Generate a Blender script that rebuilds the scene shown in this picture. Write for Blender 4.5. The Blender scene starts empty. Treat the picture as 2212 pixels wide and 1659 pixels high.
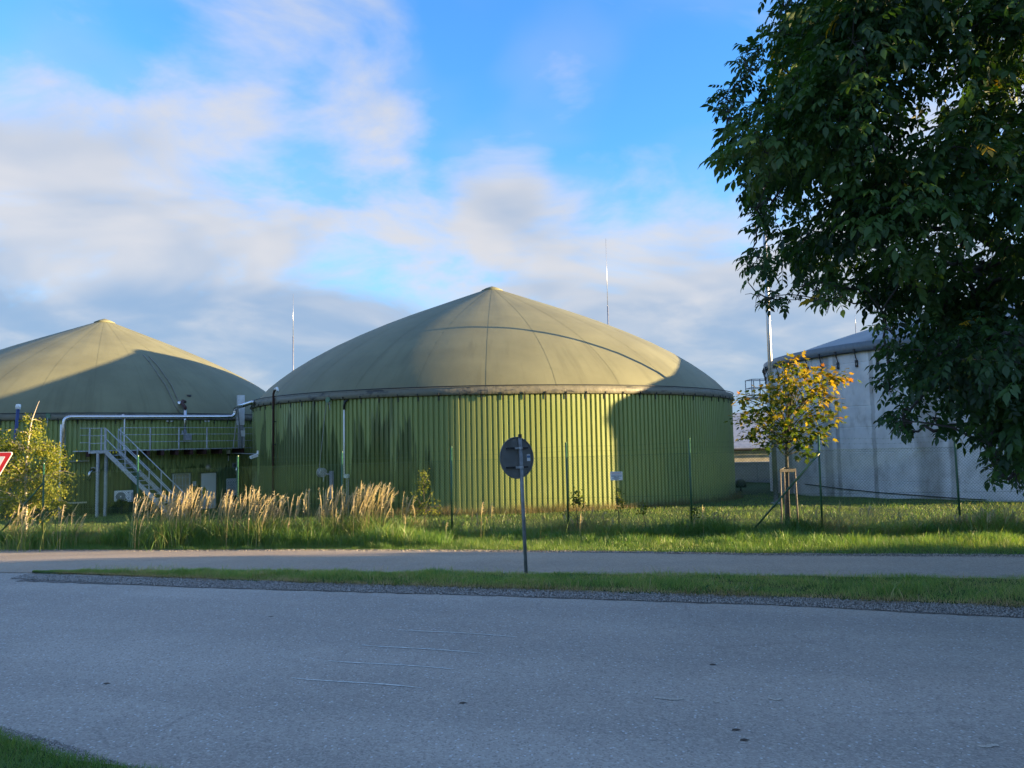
import bpy, math, random
import numpy as np
from mathutils import Matrix, Vector

random.seed(7)
rng = np.random.default_rng(7)
scene = bpy.context.scene
COL = scene.collection

# ------------------------------------------------------------------ camera
CAM_H = 2.3
PITCH = 4.16
ROLL = -1.08
FPX = 1662.0                      # focal length in pixels of a 2212 px wide picture
cam_d = bpy.data.cameras.new('camera')
cam_d.sensor_width = 36.0
cam_d.lens = 36.0 * FPX / 2212.0
cam_d.clip_end = 6000
cam = bpy.data.objects.new('camera', cam_d)
COL.objects.link(cam)
CAM_M = Matrix.Rotation(math.radians(90 + PITCH), 3, 'X') @ Matrix.Rotation(math.radians(ROLL), 3, 'Z')
cam.matrix_world = Matrix.Translation((0, 0, CAM_H)) @ CAM_M.to_4x4()
scene.camera = cam

# ------------------------------------------------------------------ light
SUN_EL, SUN_AZ = 7.6, 7.0        # azimuth: degrees from +X towards the camera side
SUN_DIR = Vector((math.cos(math.radians(SUN_EL)) * math.cos(math.radians(SUN_AZ)),
                  -math.cos(math.radians(SUN_EL)) * math.sin(math.radians(SUN_AZ)),
                  math.sin(math.radians(SUN_EL))))
sun_d = bpy.data.lights.new('sun', 'SUN')
sun_d.energy = 5.0
sun_d.angle = math.radians(0.53)
sun_d.color = (1.0, 0.72, 0.37)
sun = bpy.data.objects.new('sun', sun_d)
COL.objects.link(sun)
sun.rotation_euler = SUN_DIR.to_track_quat('Z', 'Y').to_euler()
sun.location = (60, -20, 40)

scene.view_settings.view_transform = 'Standard'
scene.view_settings.look = 'None'
scene.view_settings.gamma = 1.0
scene.view_settings.exposure = 2.15
scene.cycles.max_bounces = 6
scene.cycles.transparent_max_bounces = 6
scene.cycles.sample_clamp_indirect = 4.0
scene.cycles.use_adaptive_sampling = True
scene.cycles.adaptive_threshold = 0.02

world = bpy.data.worlds.new('World')
scene.world = world
world.use_nodes = True

def px_dir(px, py):
    v = CAM_M @ Vector(((px - 1106) / FPX, (829.5 - py) / FPX, -1.0))
    return v

def build_world():
    nt = world.node_tree
    N, L = nt.nodes, nt.links
    N.clear()
    out = N.new('ShaderNodeOutputWorld')
    bg = N.new('ShaderNodeBackground')
    bg.inputs['Strength'].default_value = 1.0
    L.new(bg.outputs[0], out.inputs[0])
    sky = N.new('ShaderNodeTexSky')
    sky.sky_type = 'NISHITA'
    sky.sun_disc = False
    sky.sun_elevation = math.radians(SUN_EL)
    sky.sun_rotation = math.radians(90 + SUN_AZ)
    sky.air_density = 1.0
    sky.dust_density = 0.3
    sky.ozone_density = 3.0
    sk = N.new('ShaderNodeVectorMath'); sk.operation = 'MULTIPLY'
    L.new(sky.outputs[0], sk.inputs[0])
    sk.inputs[1].default_value = (0.060, 0.103, 0.138)
    tc = N.new('ShaderNodeTexCoord')
    d = tc.outputs['Generated']
    sep = N.new('ShaderNodeSeparateXYZ'); L.new(d, sep.inputs[0])
    def math_(op, a, b=None, c=None):
        n = N.new('ShaderNodeMath'); n.operation = op
        for i, v in enumerate((a, b, c)):
            if v is None: continue
            if isinstance(v, (int, float)): n.inputs[i].default_value = v
            else: L.new(v, n.inputs[i])
        return n.outputs[0]
    zc = math_('MAXIMUM', sep.outputs['Z'], 0.0)
    den = math_('ADD', zc, 0.30)
    comb = N.new('ShaderNodeCombineXYZ')
    L.new(math_('DIVIDE', sep.outputs['X'], den), comb.inputs[0])
    L.new(math_('DIVIDE', sep.outputs['Y'], den), comb.inputs[1])
    L.new(math_('MULTIPLY', zc, 1.6), comb.inputs[2])
    def noise(scale, detail, rough, off, dist=0.0):
        m = N.new('ShaderNodeMapping'); m.inputs['Location'].default_value = off
        L.new(comb.outputs[0], m.inputs[0])
        n = N.new('ShaderNodeTexNoise')
        n.inputs['Scale'].default_value = scale
        n.inputs['Detail'].default_value = detail
        n.inputs['Roughness'].default_value = rough
        n.inputs['Distortion'].default_value = dist
        L.new(m.outputs[0], n.inputs[0])
        return n.outputs[0]
    def smooth(v, a, b, lo=0.0, hi=1.0):
        n = N.new('ShaderNodeMapRange'); n.interpolation_type = 'SMOOTHSTEP'
        L.new(v, n.inputs[0])
        for i, x in enumerate((a, b, lo, hi)): n.inputs[i + 1].default_value = x
        return n.outputs[0]
    off = (3.1, 0.4, 0.0)
    n1 = noise(2.4, 6, 0.56, off, 0.35)
    # the same cloud field a little nearer to the sun: the difference lights the clouds from that side
    n1s = noise(2.4, 3, 0.5, (off[0] - 0.10, off[1] + 0.03, -0.05), 0.35)
    # the cloud banks and the gaps between them, as directions in the sky
    spots = [(350, 20, 8, .20), (110, 400, 12, .13), (370, 480, 9, .07), (660, 440, 9, .09), (950, 560, 10, .10),
             (1300, 490, 8, .14), (1560, 590, 10, .12), (1780, 640, 10, .12), (1210, 170, 4.0, .20), (690, 160, 6, .18), (1075, 380, 3.2, .20), (60, 170, 7, .10),
             (480, 240, 7, -.20), (60, 15, 6, -.28), (850, 20, 12, -.20), (1400, 60, 13, -.22), (1500, 340, 7, -.12)]
    bias = 0.075                       # broken cloud all over the sky
    for (px, py, deg, w) in spots:
        v = px_dir(px, py).normalized()
        dt = N.new('ShaderNodeVectorMath'); dt.operation = 'DOT_PRODUCT'
        L.new(d, dt.inputs[0]); dt.inputs[1].default_value = v
        bias = math_('ADD', smooth(dt.outputs['Value'], math.cos(math.radians(deg * 1.5)), 1.0, 0.0, w), bias)
    bank = smooth(sep.outputs['Z'], 0.30, 0.06, 0.0, 0.25)
    bias = math_('ADD', bias, bank)
    amount = math_('ADD', n1, bias)
    mask = smooth(amount, 0.44, 0.82, 0.0, 0.95)
    veil = smooth(math_('ADD', n1s, bias), 0.36, 0.80, 0.0, 0.28)
    mask = math_('MAXIMUM', mask, veil)
    # sun-facing cloud is cream, the rest blue grey; the base of the bank is dark
    lit = math_('MULTIPLY', math_('SUBTRACT', n1, n1s), 1.5)
    thick = smooth(amount, 0.62, 0.95, 0.10, -0.16)
    lowz = N.new('ShaderNodeMapRange'); L.new(sep.outputs['Z'], lowz.inputs[0])
    lowz.inputs[1].default_value = 0.05; lowz.inputs[2].default_value = 0.24
    lowz.inputs[3].default_value = -0.28; lowz.inputs[4].default_value = 0.12
    tone = math_('ADD', math_('ADD', math_('ADD', lit, 0.58), thick), lowz.outputs[0])
    shade = smooth(tone, 0.10, 0.90)
    ccol = N.new('ShaderNodeMix'); ccol.data_type = 'RGBA'
    L.new(shade, ccol.inputs['Factor'])
    ccol.inputs['A'].default_value = (0.074, 0.104, 0.150, 1)
    ccol.inputs['B'].default_value = (0.170, 0.168, 0.172, 1)
    mix = N.new('ShaderNodeMix'); mix.data_type = 'RGBA'
    L.new(mask, mix.inputs['Factor'])
    L.new(sk.outputs[0], mix.inputs['A'])
    L.new(ccol.outputs['Result'], mix.inputs['B'])
    L.new(mix.outputs['Result'], bg.inputs['Color'])
build_world()

# ------------------------------------------------------------------ helpers
def gz(x, y):
    """height of the ground"""
    a = min(max(y - 15.0, 0.0), 30.0)
    s = min(max((y - 14.0) / 6.0, 0.0), 1.0)
    s = s * s * (3 - 2 * s)
    b = min(max(5.0 - x, 0.0), 35.0)
    return -0.03 * a - 0.012 * b * s

def gz_np(x, y):
    a = np.clip(y - 15.0, 0, 30)
    s = np.clip((y - 14) / 6.0, 0, 1); s = s * s * (3 - 2 * s)
    b = np.clip(5.0 - x, 0, 35)
    return -0.03 * a - 0.012 * b * s

def at(px, py, Y):
    """point seen at a photograph position, standing Y metres away"""
    v = px_dir(px, py)
    return Vector((v.x / v.y * Y, Y, CAM_H + v.z / v.y * Y))

def on_ground(px, py):
    v = px_dir(px, py)
    lo, hi = 1.0, 200.0
    for _ in range(36):
        m = (lo + hi) / 2
        if CAM_H + v.z / v.y * m > gz(v.x / v.y * m, m): lo = m
        else: hi = m
    return Vector((v.x / v.y * lo, lo, gz(v.x / v.y * lo, lo)))

def on_cyl(px, py, C, R):
    v = px_dir(px, py)
    k = v.x / v.y
    a = 1 + k * k; b = -2 * (k * C[0] + C[1]); c = C[0] ** 2 + C[1] ** 2 - R * R
    Y = (-b - math.sqrt(max(b * b - 4 * a * c, 0))) / (2 * a)
    return Vector((k * Y, Y, CAM_H + v.z / v.y * Y))

def lin(h):
    h = h.lstrip('#')
    r = [int(h[i:i + 2], 16) / 255 for i in (0, 2, 4)]
    return tuple(x / 12.92 if x < .04045 else ((x + .055) / 1.055) ** 2.4 for x in r)

# ---- mesh building
def link_mesh(name, me, parent=None, loc=(0, 0, 0)):
    o = bpy.data.objects.new(name, me)
    COL.objects.link(o)
    o.location = loc
    if parent is not None: o.parent = parent
    return o

def root_loc(parent):
    v = Vector((0, 0, 0))
    while parent is not None:
        v += Vector(parent.location); parent = parent.parent
    return v

class MB:
    def __init__(self): self.v = []; self.f = []
    def add(self, vs, fs):
        n = len(self.v)
        self.v.extend([tuple(p) for p in vs])
        self.f.extend([tuple(i + n for i in f) for f in fs])
        return self
    def obox(self, c, ax, ay, az, hx, hy, hz):
        c, ax, ay, az = Vector(c), Vector(ax), Vector(ay), Vector(az)
        vs = [c + ax * hx * i + ay * hy * j + az * hz * k for i in (-1, 1) for j in (-1, 1) for k in (-1, 1)]
        return self.add(vs, [(0, 1, 3, 2), (4, 6, 7, 5), (0, 4, 5, 1), (2, 3, 7, 6), (0, 2, 6, 4), (1, 5, 7, 3)])
    def box(self, lo, hi):
        c = [(a + b) / 2 for a, b in zip(lo, hi)]; h = [(b - a) / 2 for a, b in zip(lo, hi)]
        return self.obox(c, (1, 0, 0), (0, 1, 0), (0, 0, 1), *h)
    def bar(self, a, b, w, h=None, up=(0, 0, 1)):
        a, b = Vector(a), Vector(b); h = h or w
        d = b - a; L = d.length; d.normalize()
        s = d.cross(Vector(up))
        if s.length < 1e-3: s = d.cross(Vector((0, 1, 0)))
        s.normalize(); u = s.cross(d)
        return self.obox((a + b) / 2, d, s, u, L / 2, w / 2, h / 2)
    def tube(self, pts, rad, n=8, cap=True):
        pts = [Vector(p) for p in pts]
        rads = rad if isinstance(rad, (list, tuple)) else [rad] * len(pts)
        vs, fs = [], []
        prev = None
        for i, p in enumerate(pts):
            d = (pts[min(i + 1, len(pts) - 1)] - pts[max(i - 1, 0)]).normalized()
            if prev is None:
                u = d.cross(Vector((0, 0, 1)))
                if u.length < .05: u = d.cross(Vector((1, 0, 0)))
            else:
                u = prev - d * prev.dot(d)
                if u.length < 1e-4: u = d.cross(Vector((1, 0, 0)))
            u.normalize(); prev = u; w = d.cross(u)
            for k in range(n):
                t = 2 * math.pi * k / n
                vs.append(p + (u * math.cos(t) + w * math.sin(t)) * rads[i])
        for i in range(len(pts) - 1):
            for k in range(n):
                a = i * n + k; b = i * n + (k + 1) % n
                fs.append((a, b, b + n, a + n))
        if cap:
            fs.append(tuple(reversed(range(n)))); fs.append(tuple(range((len(pts) - 1) * n, len(pts) * n)))
        return self.add(vs, fs)
    def disc(self, c, nrm, r, th, n=32, sx=1.0):
        c, nrm = Vector(c), Vector(nrm).normalized()
        return self.tube([c - nrm * th / 2, c + nrm * th / 2], r, n)
    def lathe(self, prof, n, c=(0, 0, 0), a0=0.0, a1=2 * math.pi, wob=None):
        full = abs(a1 - a0 - 2 * math.pi) < 1e-6
        m = n if full else n + 1
        vs, fs = [], []
        for (r, z) in prof:
            for k in range(m):
                t = a0 + (a1 - a0) * k / n
                rr = r + (wob(t, z) if wob else 0)
                vs.append((c[0] + rr * math.cos(t), c[1] + rr * math.sin(t), c[2] + z))
        for i in range(len(prof) - 1):
            for k in range(n):
                a = i * m + k; b = i * m + (k + 1) % m
                fs.append((a, b, b + m, a + m))
        return self.add(vs, fs)
    def build(self, name, mat, parent=None, smooth=False, base=None, local=False):
        """verts are world coordinates; they are stored relative to the parent (or base)"""
        off = Vector((0, 0, 0)) if local else (root_loc(parent) if parent is not None else Vector(base or (0, 0, 0)))
        me = bpy.data.meshes.new(name)
        me.from_pydata([(p[0] - off.x, p[1] - off.y, p[2] - off.z) for p in self.v], [], self.f)
        if smooth: me.polygons.foreach_set('use_smooth', [True] * len(me.polygons))
        if mat: me.materials.append(mat)
        me.update()
        return link_mesh(name, me, parent, (0, 0, 0) if (parent is not None or base is None) else base)

def mesh_np(name, V, F, mat, parent=None, tint=None, smooth=False, base=(0, 0, 0)):
    off = root_loc(parent) if parent is not None else Vector(base)
    V = np.asarray(V, np.float32) - np.array(off, np.float32)
    F = np.asarray(F, np.int32)
    k = F.shape[1]
    me = bpy.data.meshes.new(name)
    me.vertices.add(len(V)); me.vertices.foreach_set('co', V.ravel())
    me.loops.add(F.size); me.loops.foreach_set('vertex_index', F.ravel())
    me.polygons.add(len(F)); me.polygons.foreach_set('loop_start', np.arange(0, F.size, k, dtype=np.int32))
    if tint is not None:
        at_ = me.attributes.new('tint', 'FLOAT', 'POINT')
        at_.data.foreach_set('value', np.asarray(tint, np.float32))
    me.update(calc_edges=True)
    if smooth: me.polygons.foreach_set('use_smooth', np.ones(len(F), bool))
    me.materials.append(mat)
    return link_mesh(name, me, parent, (0, 0, 0) if parent is not None else base)

def tag(o, label=None, cat=None, group=None, kind=None):
    if label: o['label'] = label
    if cat: o['category'] = cat
    if group: o['group'] = group
    if kind: o['kind'] = kind
    return o

def thing(name, label, cat, loc, group=None):
    o = bpy.data.objects.new(name, None)
    COL.objects.link(o); o.location = loc; o.empty_display_size = .3
    return tag(o, label, cat, group)

# ------------------------------------------------------------------ materials
class NT:
    def __init__(self, name):
        self.m = bpy.data.materials.new(name); self.m.use_nodes = True
        self.t = self.m.node_tree; self.N = self.t.nodes; self.L = self.t.links
        self.bsdf = self.N['Principled BSDF']; self.out = self.N['Material Output']
    def n(self, kind, **kw):
        o = self.N.new(kind)
        for k, v in kw.items(): setattr(o, k, v)
        return o
    def put(self, sock, v):
        if hasattr(v, 'is_linked'): self.L.new(v, sock)
        elif isinstance(v, (tuple, list)) and len(v) == 3 and sock.type == 'RGBA': sock.default_value = (*v, 1)
        else: sock.default_value = v
    def math(self, op, a, b=0.0, c=None):
        n = self.n('ShaderNodeMath', operation=op)
        self.put(n.inputs[0], a); self.put(n.inputs[1], b)
        if c is not None: self.put(n.inputs[2], c)
        return n.outputs[0]
    def noise(self, vec, scale, detail=4, rough=.55, mul=(1, 1, 1), dist=0.0, off=(0, 0, 0)):
        m = self.n('ShaderNodeMapping'); m.inputs['Scale'].default_value = mul; m.inputs['Location'].default_value = off
        self.L.new(vec, m.inputs[0])
        n = self.n('ShaderNodeTexNoise')
        n.inputs['Scale'].default_value = scale; n.inputs['Detail'].default_value = detail
        n.inputs['Roughness'].default_value = rough; n.inputs['Distortion'].default_value = dist
        self.L.new(m.outputs[0], n.inputs[0])
        return n.outputs[0]
    def vor(self, vec, scale, feature='F1', mul=(1, 1, 1)):
        m = self.n('ShaderNodeMapping'); m.inputs['Scale'].default_value = mul
        self.L.new(vec, m.inputs[0])
        n = self.n('ShaderNodeTexVoronoi', feature=feature); n.inputs['Scale'].default_value = scale
        self.L.new(m.outputs[0], n.inputs['Vector'])
        return n
    def step(self, v, a, b, lo=0.0, hi=1.0):
        n = self.n('ShaderNodeMapRange', interpolation_type='SMOOTHSTEP')
        self.put(n.inputs[0], v)
        for i, x in enumerate((a, b, lo, hi)): n.inputs[i + 1].default_value = x
        return n.outputs[0]
    def mix(self, f, a, b, mode='MIX'):
        n = self.n('ShaderNodeMix', data_type='RGBA', blend_type=mode)
        self.put(n.inputs['Factor'], f); self.put(n.inputs['A'], a); self.put(n.inputs['B'], b)
        return n.outputs['Result']
    def pos(self): return self.n('ShaderNodeNewGeometry').outputs['Position']
    def obj(self): return self.n('ShaderNodeTexCoord').outputs['Object']
    def rand(self): return self.n('ShaderNodeObjectInfo').outputs['Random']
    def bump(self, h, strength=.3, dist=.02):
        b = self.n('ShaderNodeBump'); b.inputs['Strength'].default_value = strength; b.inputs['Distance'].default_value = dist
        self.L.new(h, b.inputs['Height']); self.L.new(b.outputs[0], self.bsdf.inputs['Normal'])
    def set(self, color=None, rough=None, metal=None, spec=None):
        if color is not None: self.put(self.bsdf.inputs['Base Color'], color)
        if rough is not None: self.put(self.bsdf.inputs['Roughness'], rough)
        if metal is not None: self.put(self.bsdf.inputs['Metallic'], metal)
        if spec is not None: self.put(self.bsdf.inputs['Specular IOR Level'], spec)
        return self.m

def plain(name, c, rough=.5, metal=0.0, var=.12, scale=6.0, spec=.5):
    t = NT(name)
    n = t.noise(t.pos(), scale, 5)
    lo = tuple(x * (1 - var) for x in c); hi = tuple(min(x * (1 + var), 1) for x in c)
    t.set(t.mix(t.step(n, .3, .7), lo, hi), t.step(n, .2, .8, rough * .85, min(rough * 1.15, 1)), metal, spec)
    return t.m

def leaf_mat(name, ramp, trans=.35, gloss=.06, rough=.45):
    t = NT(name)
    a = t.n('ShaderNodeAttribute', attribute_name='tint')
    cr = t.n('ShaderNodeValToRGB')
    cr.color_ramp.elements[0].position = ramp[0][0]; cr.color_ramp.elements[0].color = (*ramp[0][1], 1)
    cr.color_ramp.elements[1].position = ramp[-1][0]; cr.color_ramp.elements[1].color = (*ramp[-1][1], 1)
    for p, c in ramp[1:-1]:
        e = cr.color_ramp.elements.new(p); e.color = (*c, 1)
    t.L.new(a.outputs['Fac'], cr.inputs[0])
    c = cr.outputs[0]
    df = t.n('ShaderNodeBsdfDiffuse'); t.L.new(c, df.inputs[0])
    tr = t.n('ShaderNodeBsdfTranslucent')
    hs = t.n('ShaderNodeMix', data_type='RGBA', blend_type='MULTIPLY'); hs.inputs['Factor'].default_value = 1
    t.L.new(c, hs.inputs['A']); hs.inputs['B'].default_value = (1.5, 1.5, .55, 1)
    t.L.new(hs.outputs['Result'], tr.inputs[0])
    m1 = t.n('ShaderNodeMixShader'); m1.inputs[0].default_value = trans
    t.L.new(df.outputs[0], m1.inputs[1]); t.L.new(tr.outputs[0], m1.inputs[2])
    gl = t.n('ShaderNodeBsdfGlossy'); gl.inputs['Roughness'].default_value = rough
    m2 = t.n('ShaderNodeMixShader'); m2.inputs[0].default_value = gloss
    t.L.new(m1.outputs[0], m2.inputs[1]); t.L.new(gl.outputs[0], m2.inputs[2])
    t.L.new(m2.outputs[0], t.out.inputs[0])
    return t.m

M = {}
def mat_asphalt(name, base, warm, specks=1.0, ang=-.272):
    t = NT(name); p = t.pos()
    rot = t.n('ShaderNodeMapping'); rot.inputs['Rotation'].default_value = (0, 0, -ang); t.L.new(p, rot.inputs[0]); q = rot.outputs[0]
    big = t.noise(p, .30, 5, .6)
    lane = t.noise(q, 1.0, 4, .5, mul=(.04, .75, 1))        # wheel tracks run along the road
    fine = t.noise(q, 5.0, 5, .65, mul=(.25, 1.0, 1))
    blot = t.noise(p, 1.7, 5, .62)
    v = t.vor(p, 62.0); v2 = t.vor(p, 30.0, mul=(1, .8, 1))
    c = t.mix(t.step(big, .32, .68), tuple(x * .84 for x in base), tuple(x * 1.10 for x in base))
    c = t.mix(t.step(lane, .38, .62, 0, .6), c, tuple(x * .70 for x in base))
    c = t.mix(t.step(blot, .52, .72, 0, .35), c, warm)
    c = t.mix(t.step(fine, .55, .78, 0, .35), c, tuple(x * .66 for x in base))
    cs = t.n('ShaderNodeSeparateColor'); t.L.new(v.outputs['Color'], cs.inputs[0])
    c = t.mix(t.step(cs.outputs[0], .3, 1.0, 0, .34), c, tuple(min(x * 1.7, .6) for x in base))
    c = t.mix(t.step(cs.outputs[1], .72, .98, 0, .5), c, tuple(x * .40 for x in base))
    cs2 = t.n('ShaderNodeSeparateColor'); t.L.new(v2.outputs['Color'], cs2.inputs[0])
    white = t.math('MULTIPLY', t.step(cs2.outputs[2], .925, .95), t.step(v2.outputs['Distance'], .40, .22))
    c = t.mix(t.math('MULTIPLY', white, .85 * specks), c, (.56, .57, .56))
    # cracks
    cr = t.vor(t.n('ShaderNodeVectorMath').outputs[0] if False else p, .55, 'DISTANCE_TO_EDGE')
    wob = t.math('ADD', cr.outputs['Distance'], t.math('MULTIPLY', t.math('SUBTRACT', t.noise(p, 4, 5, .7), .5), .10))
    crack = t.math('MULTIPLY', t.step(t.math('ABSOLUTE', wob), .010, .002), t.step(t.noise(p, .35, 3, .5, off=(7, 3, 0)), .54, .64))
    c = t.mix(t.math('MULTIPLY', crack, .25), c, tuple(x * .3 for x in base))
    t.set(c, t.step(lane, .35, .65, .88, .70), 0, .35)
    t.bump(t.math('ADD', v.outputs['Distance'], t.math('MULTIPLY', t.noise(p, 150, 2), .6)), .5, .006)
    return t.m
M['road'] = mat_asphalt('asphalt_road', (.37, .33, .282), (.41, .355, .295))
M['path'] = mat_asphalt('asphalt_path', (.385, .305, .225), (.45, .33, .23), .5, -.05)

def mat_ground():
    t = NT('soil_and_turf'); p = t.pos()
    n = t.noise(p, .8, 6, .6); n2 = t.noise(p, 9, 5, .65); n3 = t.noise(p, 60, 3)
    c = t.mix(t.step(n2, .35, .65), (.022, .045, .010), (.060, .105, .022))
    c = t.mix(t.step(n, .52, .70, 0, .5), c, (.085, .075, .035))
    c = t.mix(t.step(n3, .4, .7, 0, .5), c, (.02, .03, .008))
    t.set(c, .95, 0, .2); t.bump(n2, .8, .06); return t.m
M['ground'] = mat_ground()

def mat_gravel(name, base, light):
    t = NT(name); p = t.pos()
    v = t.vor(p, 38.0)
    cs = t.n('ShaderNodeSeparateColor'); t.L.new(v.outputs['Color'], cs.inputs[0])
    c = t.mix(cs.outputs[0], tuple(x * .45 for x in base), light)
    c = t.mix(t.step(v.outputs['Distance'], .3, .6, 0, .7), c, tuple(x * .3 for x in base))
    c = t.mix(t.step(t.noise(p, 2.2, 5), .5, .68, 0, .45), c, (.09, .07, .045))
    t.set(c, .9, 0, .3); t.bump(v.outputs['Distance'], 1.0, -.03); return t.m
M['gravel'] = mat_gravel('gravel_grey', (.29, .262, .228), (.47, .43, .38))
M['grit'] = mat_gravel('grit_pale', (.20, .17, .13), (.36, .32, .26))

def mat_cladding(name, base, bright):
    t = NT(name); p = t.pos(); ob = t.obj()
    sx = t.n('ShaderNodeSeparateXYZ'); t.L.new(p, sx.inputs[0])
    r = t.rand()
    c = t.mix(t.math('MULTIPLY', r, .8), tuple(x * .94 for x in base), tuple(x * 1.16 for x in base))
    # chalky bleaching and dirt that ran down
    n = t.noise(p, 1.0, 5, .6, mul=(.5, .5, .35))
    c = t.mix(t.step(n, .50, .72, 0, .45), c, bright)
    st = t.noise(p, 5.0, 4, .6, mul=(1, 1, .05))
    c = t.mix(t.step(st, .52, .75, 0, .30), c, tuple(x * .55 for x in base))
    foot = t.step(t.math('ADD', sx.outputs[2], t.math('MULTIPLY', t.noise(p, 2.5, 4), .9)), .25, -.25)
    c = t.mix(t.math('MULTIPLY', foot, .62), c, (.06, .06, .035))
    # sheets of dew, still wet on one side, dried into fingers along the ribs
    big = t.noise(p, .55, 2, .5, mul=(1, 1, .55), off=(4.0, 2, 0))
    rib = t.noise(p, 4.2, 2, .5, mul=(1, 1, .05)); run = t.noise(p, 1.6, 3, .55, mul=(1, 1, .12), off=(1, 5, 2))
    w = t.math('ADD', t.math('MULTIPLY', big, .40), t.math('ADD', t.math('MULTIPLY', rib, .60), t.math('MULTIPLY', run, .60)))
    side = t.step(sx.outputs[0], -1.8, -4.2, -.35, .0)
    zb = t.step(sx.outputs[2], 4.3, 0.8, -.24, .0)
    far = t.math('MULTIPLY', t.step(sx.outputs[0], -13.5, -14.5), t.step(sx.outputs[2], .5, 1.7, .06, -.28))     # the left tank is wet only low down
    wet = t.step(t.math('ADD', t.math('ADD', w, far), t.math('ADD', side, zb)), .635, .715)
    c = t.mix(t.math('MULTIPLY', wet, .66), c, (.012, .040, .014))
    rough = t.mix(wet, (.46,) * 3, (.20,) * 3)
    t.set(c, None, 0, .5)
    sepr = t.n('ShaderNodeSeparateColor'); t.L.new(rough, sepr.inputs[0]); t.put(t.bsdf.inputs['Roughness'], sepr.outputs[0])
    return t.m
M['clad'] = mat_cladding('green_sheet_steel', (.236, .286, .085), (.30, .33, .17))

def mat_membrane(name, base, r0=.5):
    t = NT(name); p = t.pos(); ob = t.obj()
    sx = t.n('ShaderNodeSeparateXYZ'); t.L.new(ob, sx.inputs[0])
    ang = t.math('ARCTAN2', sx.outputs[1], sx.outputs[0])
    rad = t.math('SQRT', t.math('ADD', t.math('MULTIPLY', sx.outputs[0], sx.outputs[0]), t.math('MULTIPLY', sx.outputs[1], sx.outputs[1])))
    comb = t.n('ShaderNodeCombineXYZ'); t.L.new(ang, comb.inputs[0]); t.L.new(rad, comb.inputs[1])
    n = t.noise(p, .45, 5, .55); n2 = t.noise(comb.outputs[0], 26, 5, .6, mul=(1, .012, 1)); n3 = t.noise(p, 2.2, 6, .65)
    c = t.mix(t.step(n, .3, .7), tuple(x * .88 for x in base), tuple(x * 1.08 for x in base))
    # rain has drawn dirt down towards the rim; algae in patches
    c = t.mix(t.math('MULTIPLY', t.step(n2, .50, .72, 0, .38), t.step(rad, 5.0, 12.0, .25, 1.0)), c, tuple(x * .62 for x in base))
    c = t.mix(t.step(n3, .56, .74, 0, .22), c, (base[0] * .70, base[1] * .80, base[2] * .70))
    t.set(c, r0, 0, .22); t.bump(t.math('ADD', t.noise(p, 1.2, 3), t.math('MULTIPLY', n2, .35)), .16, .05); return t.m
M['dome'] = mat_membrane('olive_membrane', (.186, .186, .110), .55)
M['dome_grey'] = mat_membrane('grey_membrane', (.27, .27, .265), .5)
M['seam'] = mat_membrane('seam_membrane', (.172, .172, .100), .55)

def mat_band():
    t = NT('rim_band_sheet'); p = t.pos()
    n = t.noise(p, 2.0, 5, .6, mul=(1, 1, 3)); n2 = t.noise(p, .7, 3)
    c = t.mix(t.step(t.math('ADD', n, t.math('MULTIPLY', n2, .5)), .80, .95), (.168, .160, .118), (.055, .058, .055))
    t.set(c, .5, 0, .4); t.bump(t.noise(p, 4, 4), .5, .06); return t.m
M['band'] = mat_band()
M['dark'] = plain('black_rubber', (.022, .024, .026), .6)
M['rust'] = plain('red_brown_paint', (.055, .022, .018), .7)
M['galv'] = plain('galvanised_steel', (.40, .425, .44), .45, .25, .2, 10)
M['steel'] = plain('stainless_steel', (.62, .62, .63), .22, 1.0, .06, 4)
M['white'] = plain('white_plastic', (.82, .82, .80), .45, 0, .06)
M['whitepaint'] = plain('white_paint', (.62, .64, .66), .5, 0, .08)
M['grey'] = plain('grey_plastic', (.30, .31, .32), .5)
M['green_post'] = plain('green_coated_post', (.020, .085, .040), .4, 0, .2)
M['wire'] = plain('green_coated_wire', (.055, .115, .055), .45, 0, .2)
M['zinc'] = plain('zinc_wire', (.30, .31, .30), .5, .6)
M['reveal'] = plain('dark_green_reveal', (.015, .030, .018), .6)
M['door'] = plain('pale_blue_grey_door', (.82, .82, .82), .4, 0, .04)
M['yellow'] = plain('warning_yellow', (.72, .56, .02), .5, 0, .05)
M['blackink'] = plain('black_ink', (.02, .02, .02), .6)
M['greyink'] = plain('grey_ink', (.14, .17, .20), .6)
M['redink'] = plain('red_ink', (.42, .05, .06), .6)
M['blueink'] = plain('blue_ink', (.08, .16, .30), .6)
M['red'] = plain('sign_red', (.60, .025, .030), .35, 0, .04)
M['signwhite'] = plain('sign_white', (.78, .78, .74), .35, 0, .04)
M['plate'] = plain('info_plate', (.78, .79, .79), .4, 0, .04)
M['signback'] = plain('sign_back_zinc', (.15, .155, .15), .65, .1, .15, 5)
M['wood'] = plain('weathered_wood', (.19, .165, .135), .8, 0, .3, 14)
M['curtain'] = plain('tan_blind', (.50, .33, .14), .8, 0, .12, 3)
M['blue_pipe'] = plain('blue_plastic', (.03, .05, .16), .4)
M['mast'] = plain('mast_aluminium', (.50, .50, .50), .38, .8, .08)
M['barkgrey'] = plain('bark_grey', (.060, .052, .045), .9, 0, .35, 12)
M['birchbark'] = plain('birch_bark', (.42, .36, .30), .8, 0, .3, 18)
M['cream'] = plain('cream_render', (.46, .42, .34), .8, 0, .18, 2)
M['slate'] = plain('roof_sheet', (.26, .28, .31), .45, .2, .15, 2)
M['chalk'] = plain('chalk_line', (.62, .64, .60), .8, 0, .25, 30)
M['worn'] = plain('worn_paint', (.44, .40, .33), .8, 0, .2, 40)
M['stone'] = plain('limestone_chips', (.36, .31, .25), .85, 0, .35, 30)
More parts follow.
